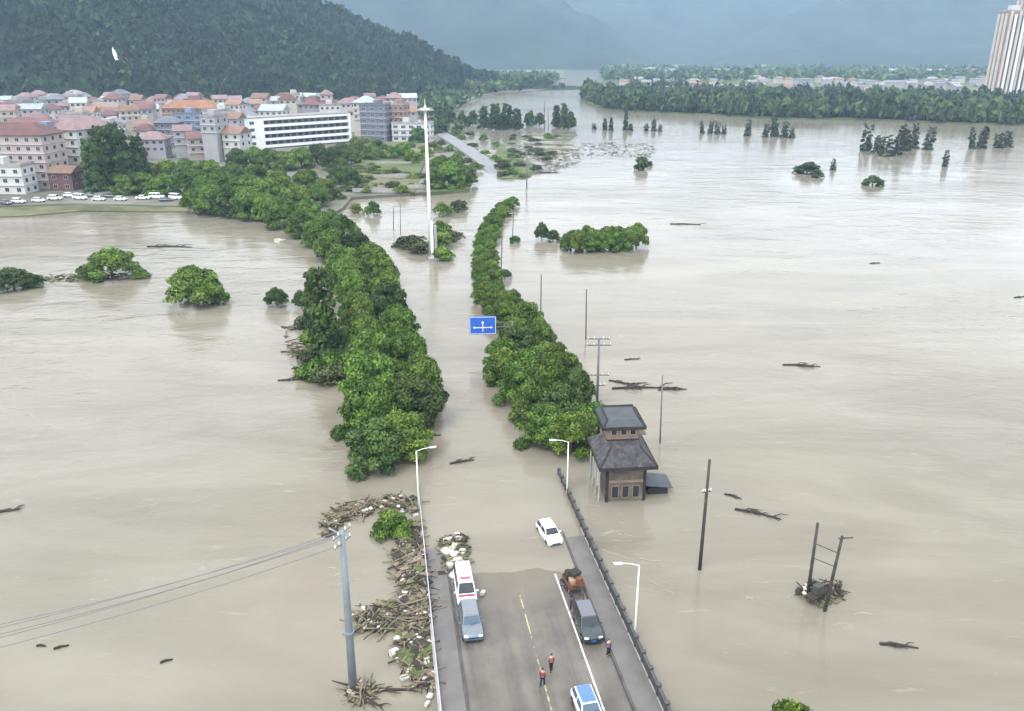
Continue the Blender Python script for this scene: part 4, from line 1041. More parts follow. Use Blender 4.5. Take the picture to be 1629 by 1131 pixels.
for k, yy in enumerate((.4, 2.6, 4.8, 7.0)): MB().tube([(-3.7, yy, -2), (-3.7, yy, 4.75)], .14, 8).build('column', 'concrete', h)
for yy in (1.4, 3.6): MB().box(-3.85, -3.55, yy, yy + .06, 1.6, 4.2).build('hanging_sheet', 'wall_white', h)
s0 = G(1046, 786)
sd_ = empty('shed', s0, HR, 'low lean-to shed with pale green sheet roof right of the brick house', 'shed')
MB().box(-1.1, 1.2, 0, 2.4, -1, .9).build('wall', 'tile_dark', sd_)
MB().add([(-1.5, -.3, 1.35), (1.7, -.3, .95), (1.7, 2.8, 1.05), (-1.5, 2.8, 1.5), (-1.5, -.3, 1.27), (1.7, -.3, .87), (1.7, 2.8, .97), (-1.5, 2.8, 1.42)], [(0, 1, 2, 3), (7, 6, 5, 4), (0, 4, 5, 1), (1, 5, 6, 2), (2, 6, 7, 3), (3, 7, 4, 0)]).build('roof', 'wet_roof', sd_)

# ------------------------------------------------------------------ debris
dr = random.Random(21)
def sticks(name, n, sampler, label, lo=.8, hi=3.5, matn='driftwood'):
    mb = MB()
    for k in range(n):
        p = sampler(); a = dr.uniform(0, 6.28); L = dr.uniform(lo, hi); tl = dr.uniform(-.22, .22)
        d = Vector((math.cos(a) * math.cos(tl), math.sin(a) * math.cos(tl), math.sin(tl))) * L / 2
        bend = Vector((dr.uniform(-.15, .15), dr.uniform(-.15, .15), dr.uniform(0, .1))) * L * .4
        r_ = dr.uniform(.03, .1)
        if dr.random() < .45: mb.obox(p + Vector((0, 0, .06 + .001 * k)), (dr.uniform(.5, 1.6), dr.uniform(.4, 1.1), .1), dr.uniform(0, 3), dr.uniform(-.06, .06), dr.choice((0, 1, 1, 2, 4)))
        z = Vector((0, 0, dr.uniform(.02, .45)))
        mb.tube([p - d + z, p + bend + z, p + d + z], [r_, r_, r_ * .5], 5, mi=dr.choice((0, 0, 1, 2)))
        if dr.random() < .5:
            q = p + z; mb.obox(q + Vector((dr.uniform(-.4, .4), dr.uniform(-.4, .4), 0)), (dr.uniform(.2, .8), dr.uniform(.1, .4), dr.uniform(.04, .16)), dr.uniform(0, 3), dr.uniform(-.3, .3), dr.choice((0, 1, 2, 3, 3, 4)))
    return tag(mb.build(name, [matn, 'driftwood_dark', 'reed', 'foam', 'grass']), label, kind='stuff')
def in_poly(poly):
    def f():
        while True:
            xs = [p[0] for p in poly]; ys_ = [p[1] for p in poly]
            x, y = dr.uniform(min(xs), max(xs)), dr.uniform(min(ys_), max(ys_))
            c_ = False; j = len(poly) - 1
            for i in range(len(poly)):
                if (poly[i][1] > y) != (poly[j][1] > y) and x < (poly[j][0] - poly[i][0]) * (y - poly[i][1]) / (poly[j][1] - poly[i][1]) + poly[i][0]: c_ = not c_
                j = i
            if c_: return G(x, y)
    return f
raft = [(640, 860), (664, 820), (672, 880), (682, 960), (690, 1060), (694, 1100), (660, 1090), (636, 1040), (648, 990), (640, 930), (625, 885)]
arm1 = [(508, 840), (540, 805), (600, 792), (662, 792), (662, 818), (600, 815), (550, 832), (520, 852)]
arm2 = [(560, 985), (600, 962), (686, 958), (690, 1005), (640, 1010), (575, 1004)]
sticks('debris_raft', 420, in_poly(raft), 'raft of driftwood and rubbish pressed against the left side of the bridge')
sticks('debris_raft', 150, in_poly(arm1), 'curved arm of driftwood reaching out from the left railing')
sticks('debris_raft', 130, in_poly(arm2), 'tongue of driftwood reaching from the bridge towards the steel pole', 1.2, 4.5)
sticks('debris_raft', 45, in_poly([(548, 1092), (580, 1090), (600, 1098), (580, 1118), (556, 1112)]), 'driftwood caught at the foot of the steel power pole', .8, 3)
sticks('debris_raft', 60, in_poly([(700, 856), (742, 852), (745, 905), (705, 915)]), 'heap of planks and litter in the water before the white van', .4, 1.6)
sticks('debris_raft', 60, in_poly([(1275, 935), (1330, 925), (1338, 950), (1310, 962), (1275, 955)]), 'driftwood caught round the feet of the twin poles', .8, 2.6, 'driftwood_dark')
fm = []
for k in range(5):
    b = bmesh.new(); bmesh.ops.create_cube(b, size=1)
    bmesh.ops.bevel(b, geom=b.edges[:], offset=.14, segments=2, affect='EDGES')
    for v in b.verts: v.co += Vector((dr.uniform(-.08, .08), dr.uniform(-.08, .08), dr.uniform(-.06, .06)))
    me = bpy.data.meshes.new('foam_block'); b.to_mesh(me); b.free(); me.materials.append(M['foam' if k != 3 else 'cardboard']); fm.append(me)
def foam(p, s, label, group, k=None):
    o = link('foam_block', fm[dr.randrange(5) if k is None else k]); o.location = p + Vector((0, 0, .18)); o.rotation_euler = (dr.uniform(-.2, .2), dr.uniform(-.2, .2), dr.uniform(0, 6)); o.scale = (s * dr.uniform(.8, 1.5), s * dr.uniform(.6, 1), s * dr.uniform(.35, .6))
    return tag(o, label, 'foam block', group)
fpx = [(655, 842), (662, 850), (662, 822), (648, 900), (660, 908), (652, 935), (645, 912), (655, 950), (648, 956), (670, 965), (680, 980), (672, 985), (660, 985), (640, 978), (574, 990), (590, 990), (600, 985), (632, 1018), (628, 1040), (634, 1052), (648, 1045), (652, 1072), (645, 1080), (656, 1062), (668, 1050), (684, 1110), (690, 1095), (680, 1122), (640, 800), (612, 800), (575, 802), (590, 812), (640, 815), (675, 940), (668, 925), (675, 1000), (664, 1020), (672, 1030), (655, 1010), (684, 1040), (688, 1068), (650, 870), (672, 880)]
fpx.sort(key=lambda q: -q[1])
for k, (x, y) in enumerate(fpx):
    foam(G(x, y), dr.uniform(.35, .75), 'pale foam block or bag in the debris left of the bridge, %s from the camera' % ordinal(k + 1), 'foam blocks in the debris')
for k, (x, y) in enumerate([(712, 860), (728, 858), (722, 872), (735, 880), (710, 880), (728, 893), (716, 900), (738, 898), (720, 884)]):
    foam(G(x, y), dr.uniform(.6, 1.0), 'white box afloat in the heap before the white van, %s from the flood' % ordinal(k + 1), 'white boxes before the van', 0)
foam(B(4.95, .9, .02), .9, 'white bag on the left kerb beside the white van', 'bags by the van', 1)
foam(B(7.4, -2.2, .02), .55, 'small white bag on the road right of the white van', 'bags by the van', 2)

def drift(px, py, L, ang, label, kind=0):
    """a floating log with branch stubs"""
    p = G(px, py); o = empty('drift_log', p, ang, label, 'driftwood', 'floating driftwood')
    z = .05; r_ = .1 + L * .018
    MB().tube([(-L / 2, 0, z), (-L * .1, L * .03, z + .08), (L / 2, -L * .02, z)], [r_, r_ * .9, r_ * .4], 7).build('log', 'driftwood_dark', o, smooth=True)
    for k in range(5 if kind == 0 else 12):
        x = dr.uniform(-.4, .45) * L; s = dr.choice((-1, 1)); l = dr.uniform(.15, .35) * L
        MB().tube([(x, 0, z), (x + l * .5, s * l * .35, z + l * .15), (x + l, s * l * .5, z + l * .1)], [r_ * .45, r_ * .3, r_ * .12], 5).build('branch', 'driftwood_dark', o)
    return o
for px, py, L, a, lab, kd in [(1005, 572, 2.6, .2, 'small drift log past the concrete power pole', 0), (1020, 618, 9, .05, 'long raft of branches behind the thin grey pole', 1), (1070, 620, 4.5, .1, 'dark branches right of the thin grey pole', 1), (990, 610, 4.5, -.5, 'curved drift branch close to the concrete power pole', 1),
                              (1275, 582, 6, -.1, 'lone drift tree in the open river', 1), (1205, 818, 5, -.4, 'dark clump of branches right of the leaning wooden pole', 1), (1166, 790, 2, -.5, 'small clump of branches nearest the leaning wooden pole', 1), (1090, 357, 9, .0, 'long dark log far out beyond the tree block', 0), (1622, 473, 3, .3, 'drift log cut by the right picture edge', 0),
                              (5, 815, 3.2, .5, 'forked branch cut by the left picture edge', 1), (735, 735, 3.2, .35, 'dark branch afloat on the flooded road', 1), (690, 693, 2, 0, 'short branch at the foot of the left avenue', 0), (1430, 1028, 3.2, -.15, 'pale drift branch right of the twin poles', 0), (98, 1030, 1.2, .4, 'small stick on the pond below the power lines', 0), (66, 1028, .8, 0, 'tiniest stick on the pond below the power lines', 0), (470, 560, 5, .05, 'branches on the pond left of the tangled shrubs', 1), (465, 605, 4.5, .1, 'branches on the pond nearest the tangled shrubs', 1), (270, 393, 12, 0, 'long low bar of driftwood behind the flooded trees', 0), (1392, 419, 2.6, 0, 'small log far out in the open river', 0), (870, 275, 9, .2, 'dark drift heap by the flooded fields', 1), (265, 1052, 1, .5, 'small stick in the pond left of the steel pole', 0), (580, 1112, 3.5, -.5, 'thick log lying at the foot of the steel pole', 1), (605, 1100, 5, .1, 'thin branch pointing from the steel pole to the bridge', 0)]:
    drift(px, py, L, a, lab, kd)
sticks('reed_bank', 260, in_poly([(0, 440), (240, 436), (240, 444), (0, 452)]), 'line of drowned reeds between the flooded bushes on the left', .5, 2.2, 'reed')
sticks('reed_bank', 420, in_poly([(810, 225), (920, 232), (925, 262), (820, 285)]), 'drowned crop rows of the flooded fields', 1.5, 7, 'reed')
sticks('reed_bank', 200, in_poly([(930, 225), (1040, 230), (1040, 250), (900, 248)]), 'scattered reeds past the flooded fields', 1.0, 6, 'driftwood_dark')
sticks('reed_bank', 170, in_poly([(450, 520), (540, 520), (545, 612), (470, 605)]), 'broken branches among the tangled shrubs', .8, 3.2, 'driftwood')

def foam_lines(n, sampler, label, lo, hi, ang):
    mb = MB()
    for k in range(n):
        p = sampler(); a = ang + dr.uniform(-.35, .35); L = dr.uniform(lo, hi); w = dr.uniform(.02, .16) * dr.random() + .02; o2 = []
        ph = dr.uniform(0, 6)
        for i in range(7):
            t = i / 6 - .5; ww = w * (1 - (2 * t) ** 2) * dr.uniform(.4, 1.3) + .01
            off = math.sin(ph + t * 7) * .12
            c_ = p + Vector((math.cos(a) * L * t - math.sin(a) * off, math.sin(a) * L * t + math.cos(a) * off, .012 + .0004 * k))
            o2 += [c_ + Vector((-math.sin(a), math.cos(a), 0)) * ww, c_ - Vector((-math.sin(a), math.cos(a), 0)) * ww]
        mb.add(o2, [(2 * i, 2 * i + 1, 2 * i + 3, 2 * i + 2) for i in range(6)])
    return tag(mb.build('foam_streaks', 'foam_film'), label, kind='stuff')
mat('foam_film', (0.205, 0.19, 0.155), 0.9, 0.15, 1.0)
foam_lines(34, in_poly([(915, 795), (985, 800), (1060, 900), (1075, 980), (1010, 960), (950, 870)]), 'broken foam streaks drifting off the right railing', .8, 3.2, R(-20))
foam_lines(18, in_poly([(960, 700), (1090, 690), (1100, 790), (1040, 800), (1045, 740)]), 'foam streaks behind the brick house', .8, 3.5, R(5))
foam_lines(22, in_poly([(690, 600), (770, 600), (800, 760), (700, 800), (690, 700)]), 'foam streaks drifting across the flooded road', .6, 2.6, R(8))
foam_lines(16, in_poly([(1080, 890), (1160, 880), (1400, 950), (1400, 1010), (1250, 1000), (1120, 930)]), 'foam streaks behind the poles in the river', .6, 3.0, R(4))
foam_lines(12, in_poly([(500, 860), (540, 850), (630, 900), (640, 960), (560, 960)]), 'foam streaks between the steel pole and the debris', .5, 2.2, R(15))

# ------------------------------------------------------------------ distant road and garden plots
def ribbon(name, pts, w, z, matn):
    mb = MB(); P = [Vector((p[0], p[1], 0)) for p in pts]; o = []
    for i, p in enumerate(P):
        d = (P[min(i + 1, len(P) - 1)] - P[max(i - 1, 0)]).normalized(); nn = Vector((d.y, -d.x, 0)) * w / 2
        zz = z[i] if isinstance(z, list) else z
        o += [(p.x - nn.x, p.y - nn.y, zz), (p.x + nn.x, p.y + nn.y, zz), (p.x - nn.x * 1.3, p.y - nn.y * 1.3, zz - 3), (p.x + nn.x * 1.3, p.y + nn.y * 1.3, zz - 3)]
    mb.add(o, [f_ for i in range(len(P) - 1) for f_ in ((4 * i, 4 * i + 1, 4 * i + 5, 4 * i + 4), (4 * i + 2, 4 * i, 4 * i + 4, 4 * i + 6), (4 * i + 1, 4 * i + 3, 4 * i + 7, 4 * i + 5))])
    return mb.build(name, matn)
tag(ribbon('road', [G(x, y)[:2] for x, y in [(700, 215), (716, 224), (742, 240), (770, 258), (800, 282)]], 8, [1.6, 1.5, 1.3, .9, -.2], 'road_pale'), 'pale road coming out of the flood beyond the crossing', kind='structure')
plots = [[(548, 304), (660, 312), (668, 285), (556, 276)], [(560, 272), (668, 282), (676, 262), (575, 255)], [(575, 250), (690, 262), (690, 235), (590, 230)]]
for i, q in enumerate(plots):
    poly_sheet('garden_plot', [tuple(G(x, y)[:2]) for x, y in q], 1.3 + .4 * i, ['field', 'grass', 'field'][i])
poly_sheet('garden_plot', [tuple(G(x, y)[:2]) for x, y in [(690, 262), (752, 268), (745, 306), (672, 312)]], 1.25, 'grass')
poly_sheet('pond_bank', [tuple(G(x, y)[:2]) for x, y in [(-200, 352), (40, 345), (130, 337), (300, 338), (300, 330), (-200, 328)]], .45, 'field')
poly_sheet('field_bar', [tuple(G(x, y)[:2]) for x, y in [(800, 285), (845, 282), (850, 262), (820, 250), (800, 230), (790, 240), (785, 262)]], .3, 'grass')
for i in range(5):
    y = 214 + i * 7.5
    poly_sheet('field_bar', [tuple(G(x, yy)[:2]) for x, yy in [(838 - i * 3, y + 2), (905 + rnd.uniform(-10, 20), y + 2.6), (912 + rnd.uniform(-10, 20), y), (842 - i * 3, y - .6)]], .2, 'field')
gw = MB(); gw.box(-9, 9, -.15, .15, 0, 1.4)
gm = gw.mesh('garden_wall', 'concrete')
for k, (x, y) in enumerate([(600, 306), (610, 283), (625, 262), (640, 300)]):
    o = link('garden_wall', gm); o.location = G(x, y, 1.2); o.rotation_euler = (0, 0, R(-4 + k * 3)); tag(o, 'low grey wall on the garden plot, %s from the mast side' % ordinal(k + 1), 'wall', 'garden walls')

# ------------------------------------------------------------------ town
win_m = MB().box(-.8, .8, -.05, .0, -.75, .75).box(-.7, -.04, -.07, -.051, -.65, .65, 1).box(.04, .7, -.07, -.051, -.65, .65, 1).mesh('window', ['wall_white', 'glass_dark'])
win_b = MB().box(-1.3, 1.3, -.05, .0, -.8, .8).box(-1.2, -.04, -.07, -.051, -.7, .7, 1).box(.04, 1.2, -.07, -.051, -.7, .7, 1).mesh('window', ['wall_white', 'glass_blue'])
win_d = MB().box(-1.3, 1.3, -.05, .0, -.8, .8).box(-1.2, -.04, -.07, -.051, -.7, .7, 1).box(.04, 1.2, -.07, -.051, -.7, .7, 1).mesh('window', ['wall_slate', 'glass_dark'])  # darker copy of the wide window, recess shade put into its colours
hr = random.Random(99)
def house(loc, w, d, nf, rz, wall, roof, roofm, label, group, fh=3.2, top_only=None, wide=False, cols=None, bands=True, cat='house', name='town_house', slab='wall_white'):
    """loc: centre of the front edge on the ground; front faces -y"""
    o = empty(name, loc, rz, label, cat, group); H_ = nf * fh
    MB().box(-w / 2, w / 2, 0, d, -1.5, H_).build('wall', wall, o)
    if bands:
        for k in range(1 if top_only is None else max(1, nf - top_only), nf):
            MB().box(-w / 2 - .22, w / 2 + .22, -.45, d + .02, k * fh - .12, k * fh + .1).build('floor_slab', slab, o)
    if roof == 'hip':
        m_ = MB(); iy = min(d * .48, w * .48) ; roof_hip(m_, -w / 2 - .7, w / 2 + .7, -.7, d + .7, H_ + .1, H_ + 1.2 + min(w, d) * .2, iy if w >= d else w * .45, iy if w >= d else d * .4, .25); rf_ = m_.build('roof', roofm, o)
    elif roof == 'gable':
        zr = H_ + .1 + d * .28; m_ = MB()
        m_.add([(-w / 2 - .5, -.7, H_), (w / 2 + .5, -.7, H_), (w / 2 + .5, d / 2, zr), (-w / 2 - .5, d / 2, zr), (w / 2 + .5, d + .7, H_), (-w / 2 - .5, d + .7, H_)], [(0, 1, 2, 3), (3, 2, 4, 5), (0, 3, 5), (1, 4, 2), (0, 5, 4, 1)]); rf_ = m_.build('roof', roofm, o)
    else:
        m_ = MB(); m_.box(-w / 2 - .2, w / 2 + .2, -.2, d + .2, H_, H_ + .25)
        for a in ((-w / 2 - .2, w / 2 + .2, -.2, 0), (-w / 2 - .2, w / 2 + .2, d, d + .2), (-w / 2 - .2, -w / 2, 0, d), (w / 2, w / 2 + .2, 0, d)): m_.box(*a, H_ + .252, H_ + 1.1)
        rf_ = m_.build('roof', roofm, o)
        sx = hr.uniform(-.25, .25) * w
        MB().box(sx - 1.7, sx + 1.7, d * .35, d * .8, H_ + .252, H_ + 3.0).build('stair_house', wall, rf_)
        if hr.random() < .6: MB().tube([(-sx, d * .5, H_ + .252), (-sx, d * .5, H_ + 1.9)], .75, 10).build('water_tank', 'steel', rf_)
    wm_ = win_b if wide else win_m; step = 3.9 if wide else 3.0
    nc = cols or max(1, int(w / step)); f0_ = 0 if top_only is None else max(0, nf - top_only)
    for k in range(f0_, nf):
        for i in range(nc):
            q = link('window', wm_, o); q.location = (-w / 2 + w * (i + .5) / nc, -.002, k * fh + 1.65)
        ns = max(1, int(d / 4))
        for i in range(ns):
            q = link('window', wm_, o); q.location = (w / 2 + .002, d * (i + .5) / ns, k * fh + 1.65); q.rotation_euler = (0, 0, R(90))
    return o
WALLS = [('wall_white', 'white'), ('wall_white', 'white'), ('wall_grey', 'grey'), ('wall_lilac', 'pale lilac'), ('wall_cream', 'cream'), ('wall_pink', 'pale pink'), ('wall_grey', 'grey'), ('wall_pink', 'pale pink')]
ROOFS = [('hip', 'red_roof', 'dull red hip roof'), ('gable', 'pink_roof', 'pink gable roof'), ('hip', 'pink_roof', 'pink hip roof'), ('flat', 'flat_roof', 'flat grey roof'), ('gable', 'red_roof', 'dull red gable roof'), ('gable', 'brown_roof', 'brown gable roof'), ('flat', 'flat_roof', 'flat grey roof'), ('hip', 'slate_roof', 'slate hip roof'), ('gable', 'pale_roof', 'pale sheet roof')]
NUMW = {2: 'two', 3: 'three', 4: 'four', 5: 'five', 6: 'six'}
rows = [(388, 120, 388, 'first'), (424, -30, 385, 'second'), (458, -40, 385, 'third'), (492, -50, 655, 'fourth'), (526, -60, 660, 'fifth'), (560, -60, 660, 'sixth'), (596, -60, 655, 'seventh'), (634, 100, 650, 'eighth')]
for D, xa, xb, rname in rows:
    x = xa + hr.uniform(0, 20); k = 0
    while x < xb:
        w = hr.uniform(7, 13); d_ = hr.uniform(8, 12); nf = hr.choice((3, 4, 4, 5, 5, 6)) if D < 600 else hr.choice((4, 5, 5))
        X = XatD(x, D); wpx = w * 1300 / (D * CS + CAM_H * SN)
        skip = (D in (424, 458) and 250 < x < 345) or (D in (458, 492) and 380 < x < 565) or (D == 492 and x >= 565) or (D in (492, 526) and 250 < x < 352)
        if not skip and hr.random() > .05:
            wa, wn2 = hr.choice(WALLS); rt, rm_, rn = hr.choice(ROOFS); k += 1
            house((X, D + hr.uniform(-9, 9), .9), w, d_, nf, R(hr.uniform(-25, 25)) - X / D * .35, wa, rt, rm_, '%s %s storey house, %s, %s from left in %s town row' % (wn2, NUMW[nf], rn, ordinal(k), rname), 'town houses', top_only=2 if D < 500 else 1, bands=hr.random() < .5 and D < 500, fh=hr.uniform(2.9, 3.3))
        x += wpx * hr.uniform(.98, 1.3)
# houses up the hillside
for k, (x, y, D) in enumerate([(35, 150, 660), (58, 146, 675), (80, 152, 650), (112, 146, 665), (125, 158, 640), (20, 160, 640), (160, 160, 660)]):
    p = ray(x, y + 6, D)
    house((p.x, D, max(p.z - 9, hill_h(p.x, D))), hr.uniform(11, 15), 11, 3, R(hr.uniform(-10, 20)), hr.choice(('wall_pink', 'wall_white')), 'hip', hr.choice(('pink_roof', 'flat_roof', 'brown_roof')), 'pale house among the trees on the hill foot, %s of the seven' % ordinal(k + 1), 'hillside houses', top_only=2)
# landmark blocks
def at(x, D, z=.9): return (XatD(x, D), D, z)
house(at(28, 305), 26, 14, 6, R(-4), 'wall_pink', 'hip', 'red_roof', 'beige six storey block with dull red roof at the left picture edge', 'town blocks', wide=False, cat='building', name='town_block', cols=7)
house(at(14, 292), 13, 8, 3, R(-3), 'wall_white', 'flat', 'flat_roof', 'low white block in front of the beige block', 'town blocks', cat='building', name='town_block', cols=3)
house(at(76, 322), 8, 10, 6, R(-5), 'wall_blue', 'flat', 'slate_roof', 'narrow blue glass fronted block right of the beige block', 'town blocks', wide=True, cat='building', name='town_block', cols=2)
house(at(112, 326), 14, 13, 6, R(-18), 'wall_white', 'hip', 'pink_roof', 'white six storey block with pink hip roof beside the dark trees', 'town blocks', cat='building', name='town_block', cols=3)
house(at(100, 300), 9, 8, 2, R(-5), 'wall_maroon', 'gable', 'brown_roof', 'dark maroon house in front of the white block with pink roof', 'town blocks', bands=False, cat='house', name='town_block', cols=2)
house(at(50, 372), 26, 14, 5, R(-2), 'wall_grey', 'hip', 'red_roof', 'wide grey block with red roof behind the beige block', 'town blocks', top_only=2, cat='building', name='town_block')
house(at(125, 380), 24, 14, 5, R(3), 'wall_cream', 'hip', 'pink_roof', 'wide cream block with pink roof behind the tall dark trees', 'town blocks', top_only=2, cat='building', name='town_block')
house(at(305, 500), 33, 15, 5, R(-6), 'wall_brown', 'hip', 'orange_roof', 'wide brown block with bright orange roof in the middle of the town', 'town blocks', top_only=4, cat='building', name='town_block', slab='wall_cream')
house(at(305, 452), 15, 11, 5, R(-6), 'wall_blue', 'flat', 'slate_roof', 'blue grey block in front of the orange roofed block', 'town blocks', wide=True, top_only=4, cat='building', name='town_block')
house(at(268, 438), 12, 9, 4, R(-4), 'wall_slate', 'hip', 'slate_roof', 'slate dark house left of the blue grey block', 'town blocks', top_only=3, cat='house', name='town_block')
house(at(595, 470), 15, 12, 6, R(-12), 'wall_slate', 'flat', 'slate_roof', 'tall slate blue block right of the long white building', 'town blocks', wide=True, cat='building', name='town_block')
house(at(628, 476), 12, 11, 6, R(-12), 'wall_brown', 'flat', 'flat_roof', 'reddish brown block right of the slate blue block', 'town blocks', cat='building', name='town_block')
house(at(655, 470), 22, 9, 3, R(-6), 'wall_white', 'flat', 'flat_roof', 'low white banded building behind the high mast', 'town blocks', wide=True, cat='building', name='town_block')
house(at(580, 500), 12, 11, 6, R(-12), 'wall_cream', 'hip', 'pale_roof', 'cream house with pale hip roof behind the slate blue block', 'town blocks', top_only=3, cat='house', name='town_block')
house(at(435, 480), 14, 11, 5, R(-8), 'wall_white', 'gable', 'pale_roof', 'white gabled house rising behind the left end of the long white building', 'town blocks', top_only=3, cat='house', name='town_block')
# the long white building
A_, B_ = G(392, 243), G(560, 229)
v_ = B_ - A_; L_ = v_.length; rz_ = math.atan2(v_.y, v_.x)
o = empty('long_white_building', A_ + Vector((0, 0, .9)), rz_, 'long white four storey building with dark balcony bands before the town', 'building')
MB().box(0, 11, 0, 12, -1.5, 15.6).build('end_block', 'white_paint', o)
MB().box(11.002, L_, 1.6, 12, -1.5, 14.6).build('wall', 'wall_slate', o)  # recess behind the balconies: shade of the gaps put into the wall colour
for k in range(5):
    MB().box(11.004, L_, .0, 1.598, k * 3.4 - .1 + .8, k * 3.4 + 1.2 + .8).build('balcony', 'white_paint', o)
MB().box(11.002, L_ + .2, -.1, 12.2, 15.62, 16.0).build('roof', 'flat_roof', o)
MB().box(-.15, 11, -.15, 12.2, 15.602, 16.1).build('roof', 'flat_roof', o)
MB().box(L_ - 1.2, L_ + .004, -.02, 12.003, -1.5, 15.61).build('end_wall', 'white_paint', o)
for k in range(4):
    q = link('window', win_b, o); q.location = (4.5, -.003, k * 3.4 + 3.2)
    nwin = 13
    for i in range(nwin):
        q = link('window', win_d, o); q.location = (11 + (L_ - 12.5) * (i + .5) / nwin, 1.597, k * 3.4 + 2.9)
# cars on the drowned parking ground before the town
pm_ = make_car('parked_car', 'white car at the left end of the flooded parking ground before the town', 'car', G(62, 322, .8), (0, 0, R(80)), 'hatch', 'paint_white', group='cars before the town')
cars = [(88, 318, 'suv', 'paint_white'), (112, 314, 'hatch', 'paint_white'), (128, 318, 'van', 'paint_white'), (145, 314, 'sedan', 'paint_silver'), (158, 319, 'hatch', 'paint_white'), (172, 315, 'sedan', 'paint_grey'), (192, 319, 'hatch', 'paint_white'), (228, 318, 'sedan', 'paint_white'), (250, 316, 'van', 'paint_white'), (265, 320, 'sedan', 'paint_grey'), (280, 317, 'van', 'paint_white'), (30, 324, 'suv', 'paint_white'), (10, 326, 'hatch', 'paint_grey')]
proto = {}
cars.sort()
for k, (x, y, kd, pa) in enumerate(cars):
    lab = '%s car on the flooded parking ground before the town, %s from the left' % ({'paint_white': 'white', 'paint_silver': 'silver', 'paint_grey': 'grey'}[pa], ordinal(k + 1))
    if (kd, pa) not in proto:
        proto[kd, pa] = make_car('parked_car', lab, 'car', G(x, y, .8), (0, 0, R(hr.uniform(60, 110))), kd, pa, group='cars before the town')
    else:
        c_ = copy_tree(proto[kd, pa]); c_.location = G(x, y, 1.0); c_.rotation_euler = (0, 0, R(hr.uniform(60, 110))); c_['label'] = lab
for c_ in list(bpy.data.objects):
    if c_.get('group') == 'cars before the town': c_.location.z = 1.0
foam(G(445, 384), 2.6, 'pale upturned boat like float on the pond beside the avenue', 'foam blocks in the debris', 0)

# ------------------------------------------------------------------ far right bank: houses and tower blocks
fh_m = [MB().box(-6, 6, 0, 9, -1, 8).add([(-6.6, -.6, 8), (6.6, -.6, 8), (6.6, 4.5, 10.6), (-6.6, 4.5, 10.6), (6.6, 9.6, 8), (-6.6, 9.6, 8)], [(0, 1, 2, 3), (3, 2, 4, 5), (0, 3, 5), (1, 4, 2)], 1).mesh('far_house', mm) for mm in (['wall_cream', 'slate_roof'], ['wall_grey', 'flat_roof'], ['wall_cream', 'brown_roof'])]
fh_m.append(MB().box(-16, 16, 0, 14, -1, 7).box(-16.5, 16.5, -.5, 14.5, 7.002, 7.6, 1).mesh('far_house', ['wall_grey', 'wall_grey']))
nfar = 0
far_spots = sorted((hr.uniform(960, 1600), hr.uniform(110, 122)) for _ in range(40)) + sorted((hr.uniform(985, 1600), hr.uniform(128, 150)) for _ in range(70))
for k, (x, y) in enumerate(far_spots):
    p = G(x, y, 1.0); o = link('far_house', fh_m[hr.choice((0, 1, 1, 2, 3))]); o.location = p; o.rotation_euler = (0, 0, R(hr.uniform(-40, 40)))
    if k < 40: o.scale = (1.3, 1.3, 1.2)
    tag(o, 'distant pale house at the mountain foot, %s from the left' % ordinal(k + 1) if k < 40 else 'small pale house among trees of the far right bank, %s from the left' % ordinal(k - 39), 'house', 'houses at the mountain foot' if k < 40 else 'houses on the far right bank')
for k, (x, y) in enumerate([(798, 126), (815, 124), (836, 122), (782, 128), (876, 124)]):
    o = link('far_house', fh_m[3]); o.location = G(x, y, 1.0); o.scale = (1.5, 1.5, 1.3)
    tag(o, 'distant white shed on the left river bank, %s of the five' % ordinal(k + 1), 'shed', 'sheds on the left bank')
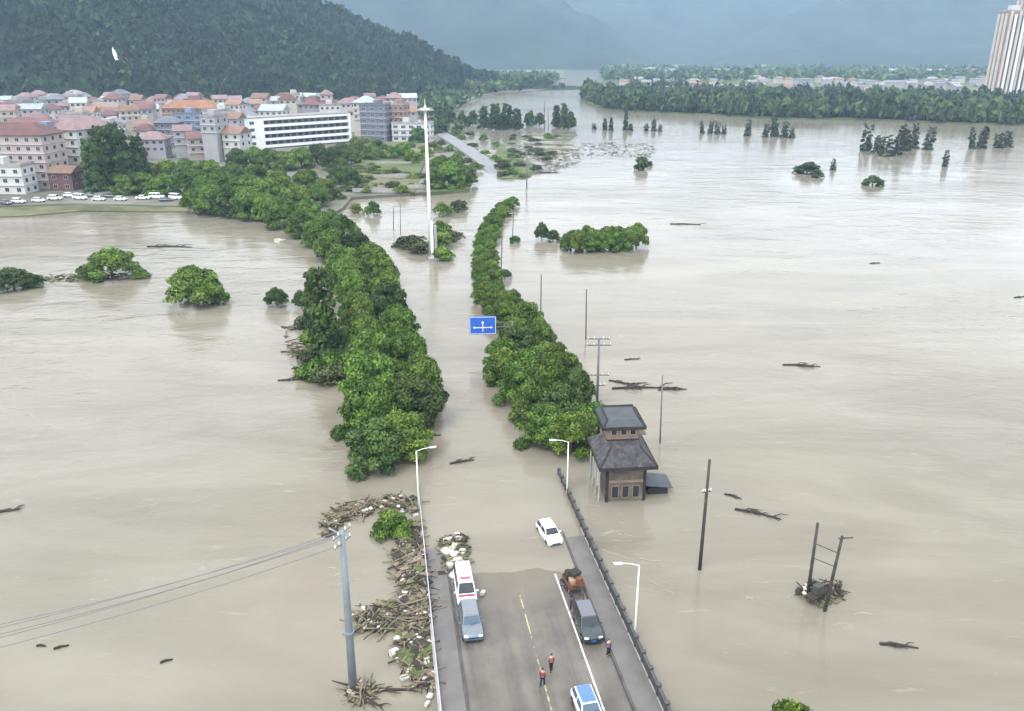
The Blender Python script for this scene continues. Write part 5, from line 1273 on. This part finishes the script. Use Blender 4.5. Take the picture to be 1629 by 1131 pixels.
def tower(x, D, w, d_, H_, rz, label):
    o = empty('tower_block', (XatD(x, D), D, 1.0), rz, label, 'tower block', 'tower blocks on the far bank')
    MB().box(-w / 2, w / 2, 0, d_, -2, H_).build('wall', 'tower_brown', o)
    n_ = max(3, int(w / 4.5))
    for i in range(n_):
        x_ = -w / 2 + w * (i + .5) / n_
        MB().box(x_ - w / n_ * .24, x_ + w / n_ * .24, -1.1, -.003, 0, H_ - (3 if i % 2 else 0)).build('bay', 'white_paint' if i % 2 else 'tower_cream', o)
        if i < n_ - 1:
            xs_ = x_ + w / n_ * .5
            MB().box(xs_ - w / n_ * .2, xs_ + w / n_ * .2, -.06, -.002, 2, H_ - 4).build('window_strip', 'glass_dark', o)
    for i in range(3):
        y_ = d_ * (i + .5) / 3
        MB().box(-w / 2 - .9, -w / 2 - .003, y_ - 1.4, y_ + 1.4, 0, H_ - 2).build('bay', 'tower_cream', o)
    MB().box(-w / 2 + .5, w / 2 - .5, .4, d_ - .4, H_ + .003, H_ + 1.2).build('roof', 'flat_roof', o)
    MB().box(-w * .2, w * .2, d_ * .3, d_ * .7, H_ + 1.202, H_ + 5.5).build('lift_house', 'wall_white', o)
tower(1592, 850, 19, 16, 83, R(8), 'tall pale tower block, left of the cluster at the right picture edge')
tower(1618, 870, 20, 16, 96, R(8), 'tallest pale tower block of the cluster at the right picture edge')
tower(1650, 900, 22, 18, 98, R(8), 'pale tower block cut by the right picture edge')
# waterfall on the hill
wp = []
for x, y in [(174, 66), (180, 76), (183, 88), (189, 106)]:
    D = 560.0
    while D < 1100:
        p = ray(x, y, D)
        if hill_h(p.x, p.y) > p.z: break
        D += 2
    wp.append(ray(x, y, D - 7) + Vector((0, 0, 1)))
wf = MB(); o_ = []
for i, p in enumerate(wp):
    w = (.7, 1.1, 1.7, 1.0)[i]
    o_ += [p + Vector((-w, 0, 0)), p + Vector((0, -1.2, 0)), p + Vector((w, 0, 0))]
wf.add(o_, [f_ for i in range(3) for f_ in ((3 * i, 3 * i + 1, 3 * i + 4, 3 * i + 3), (3 * i + 1, 3 * i + 2, 3 * i + 5, 3 * i + 4))])
tag(wf.build('waterfall', 'waterfall', smooth=True), 'thin white waterfall on the wooded hill', kind='structure')

# ------------------------------------------------------------------ haze
hz = MB().box(-9100, 9100, -450, 5260, -14, 500)
m = bpy.data.materials.new('haze'); m.use_nodes = True
n, l = m.node_tree.nodes, m.node_tree.links
n.remove(n['Principled BSDF'])
pv = n.new('ShaderNodeVolumePrincipled')
pv.inputs['Color'].default_value = (0.52, 0.74, 1.0, 1)
pv.inputs['Density'].default_value = 0.00015
pv.inputs['Anisotropy'].default_value = 0.0
l.new(pv.outputs[0], n['Material Output'].inputs['Volume'])
M['haze'] = m
tag(hz.build('haze', 'haze'), 'thin blue rain haze filling the valley', kind='stuff')
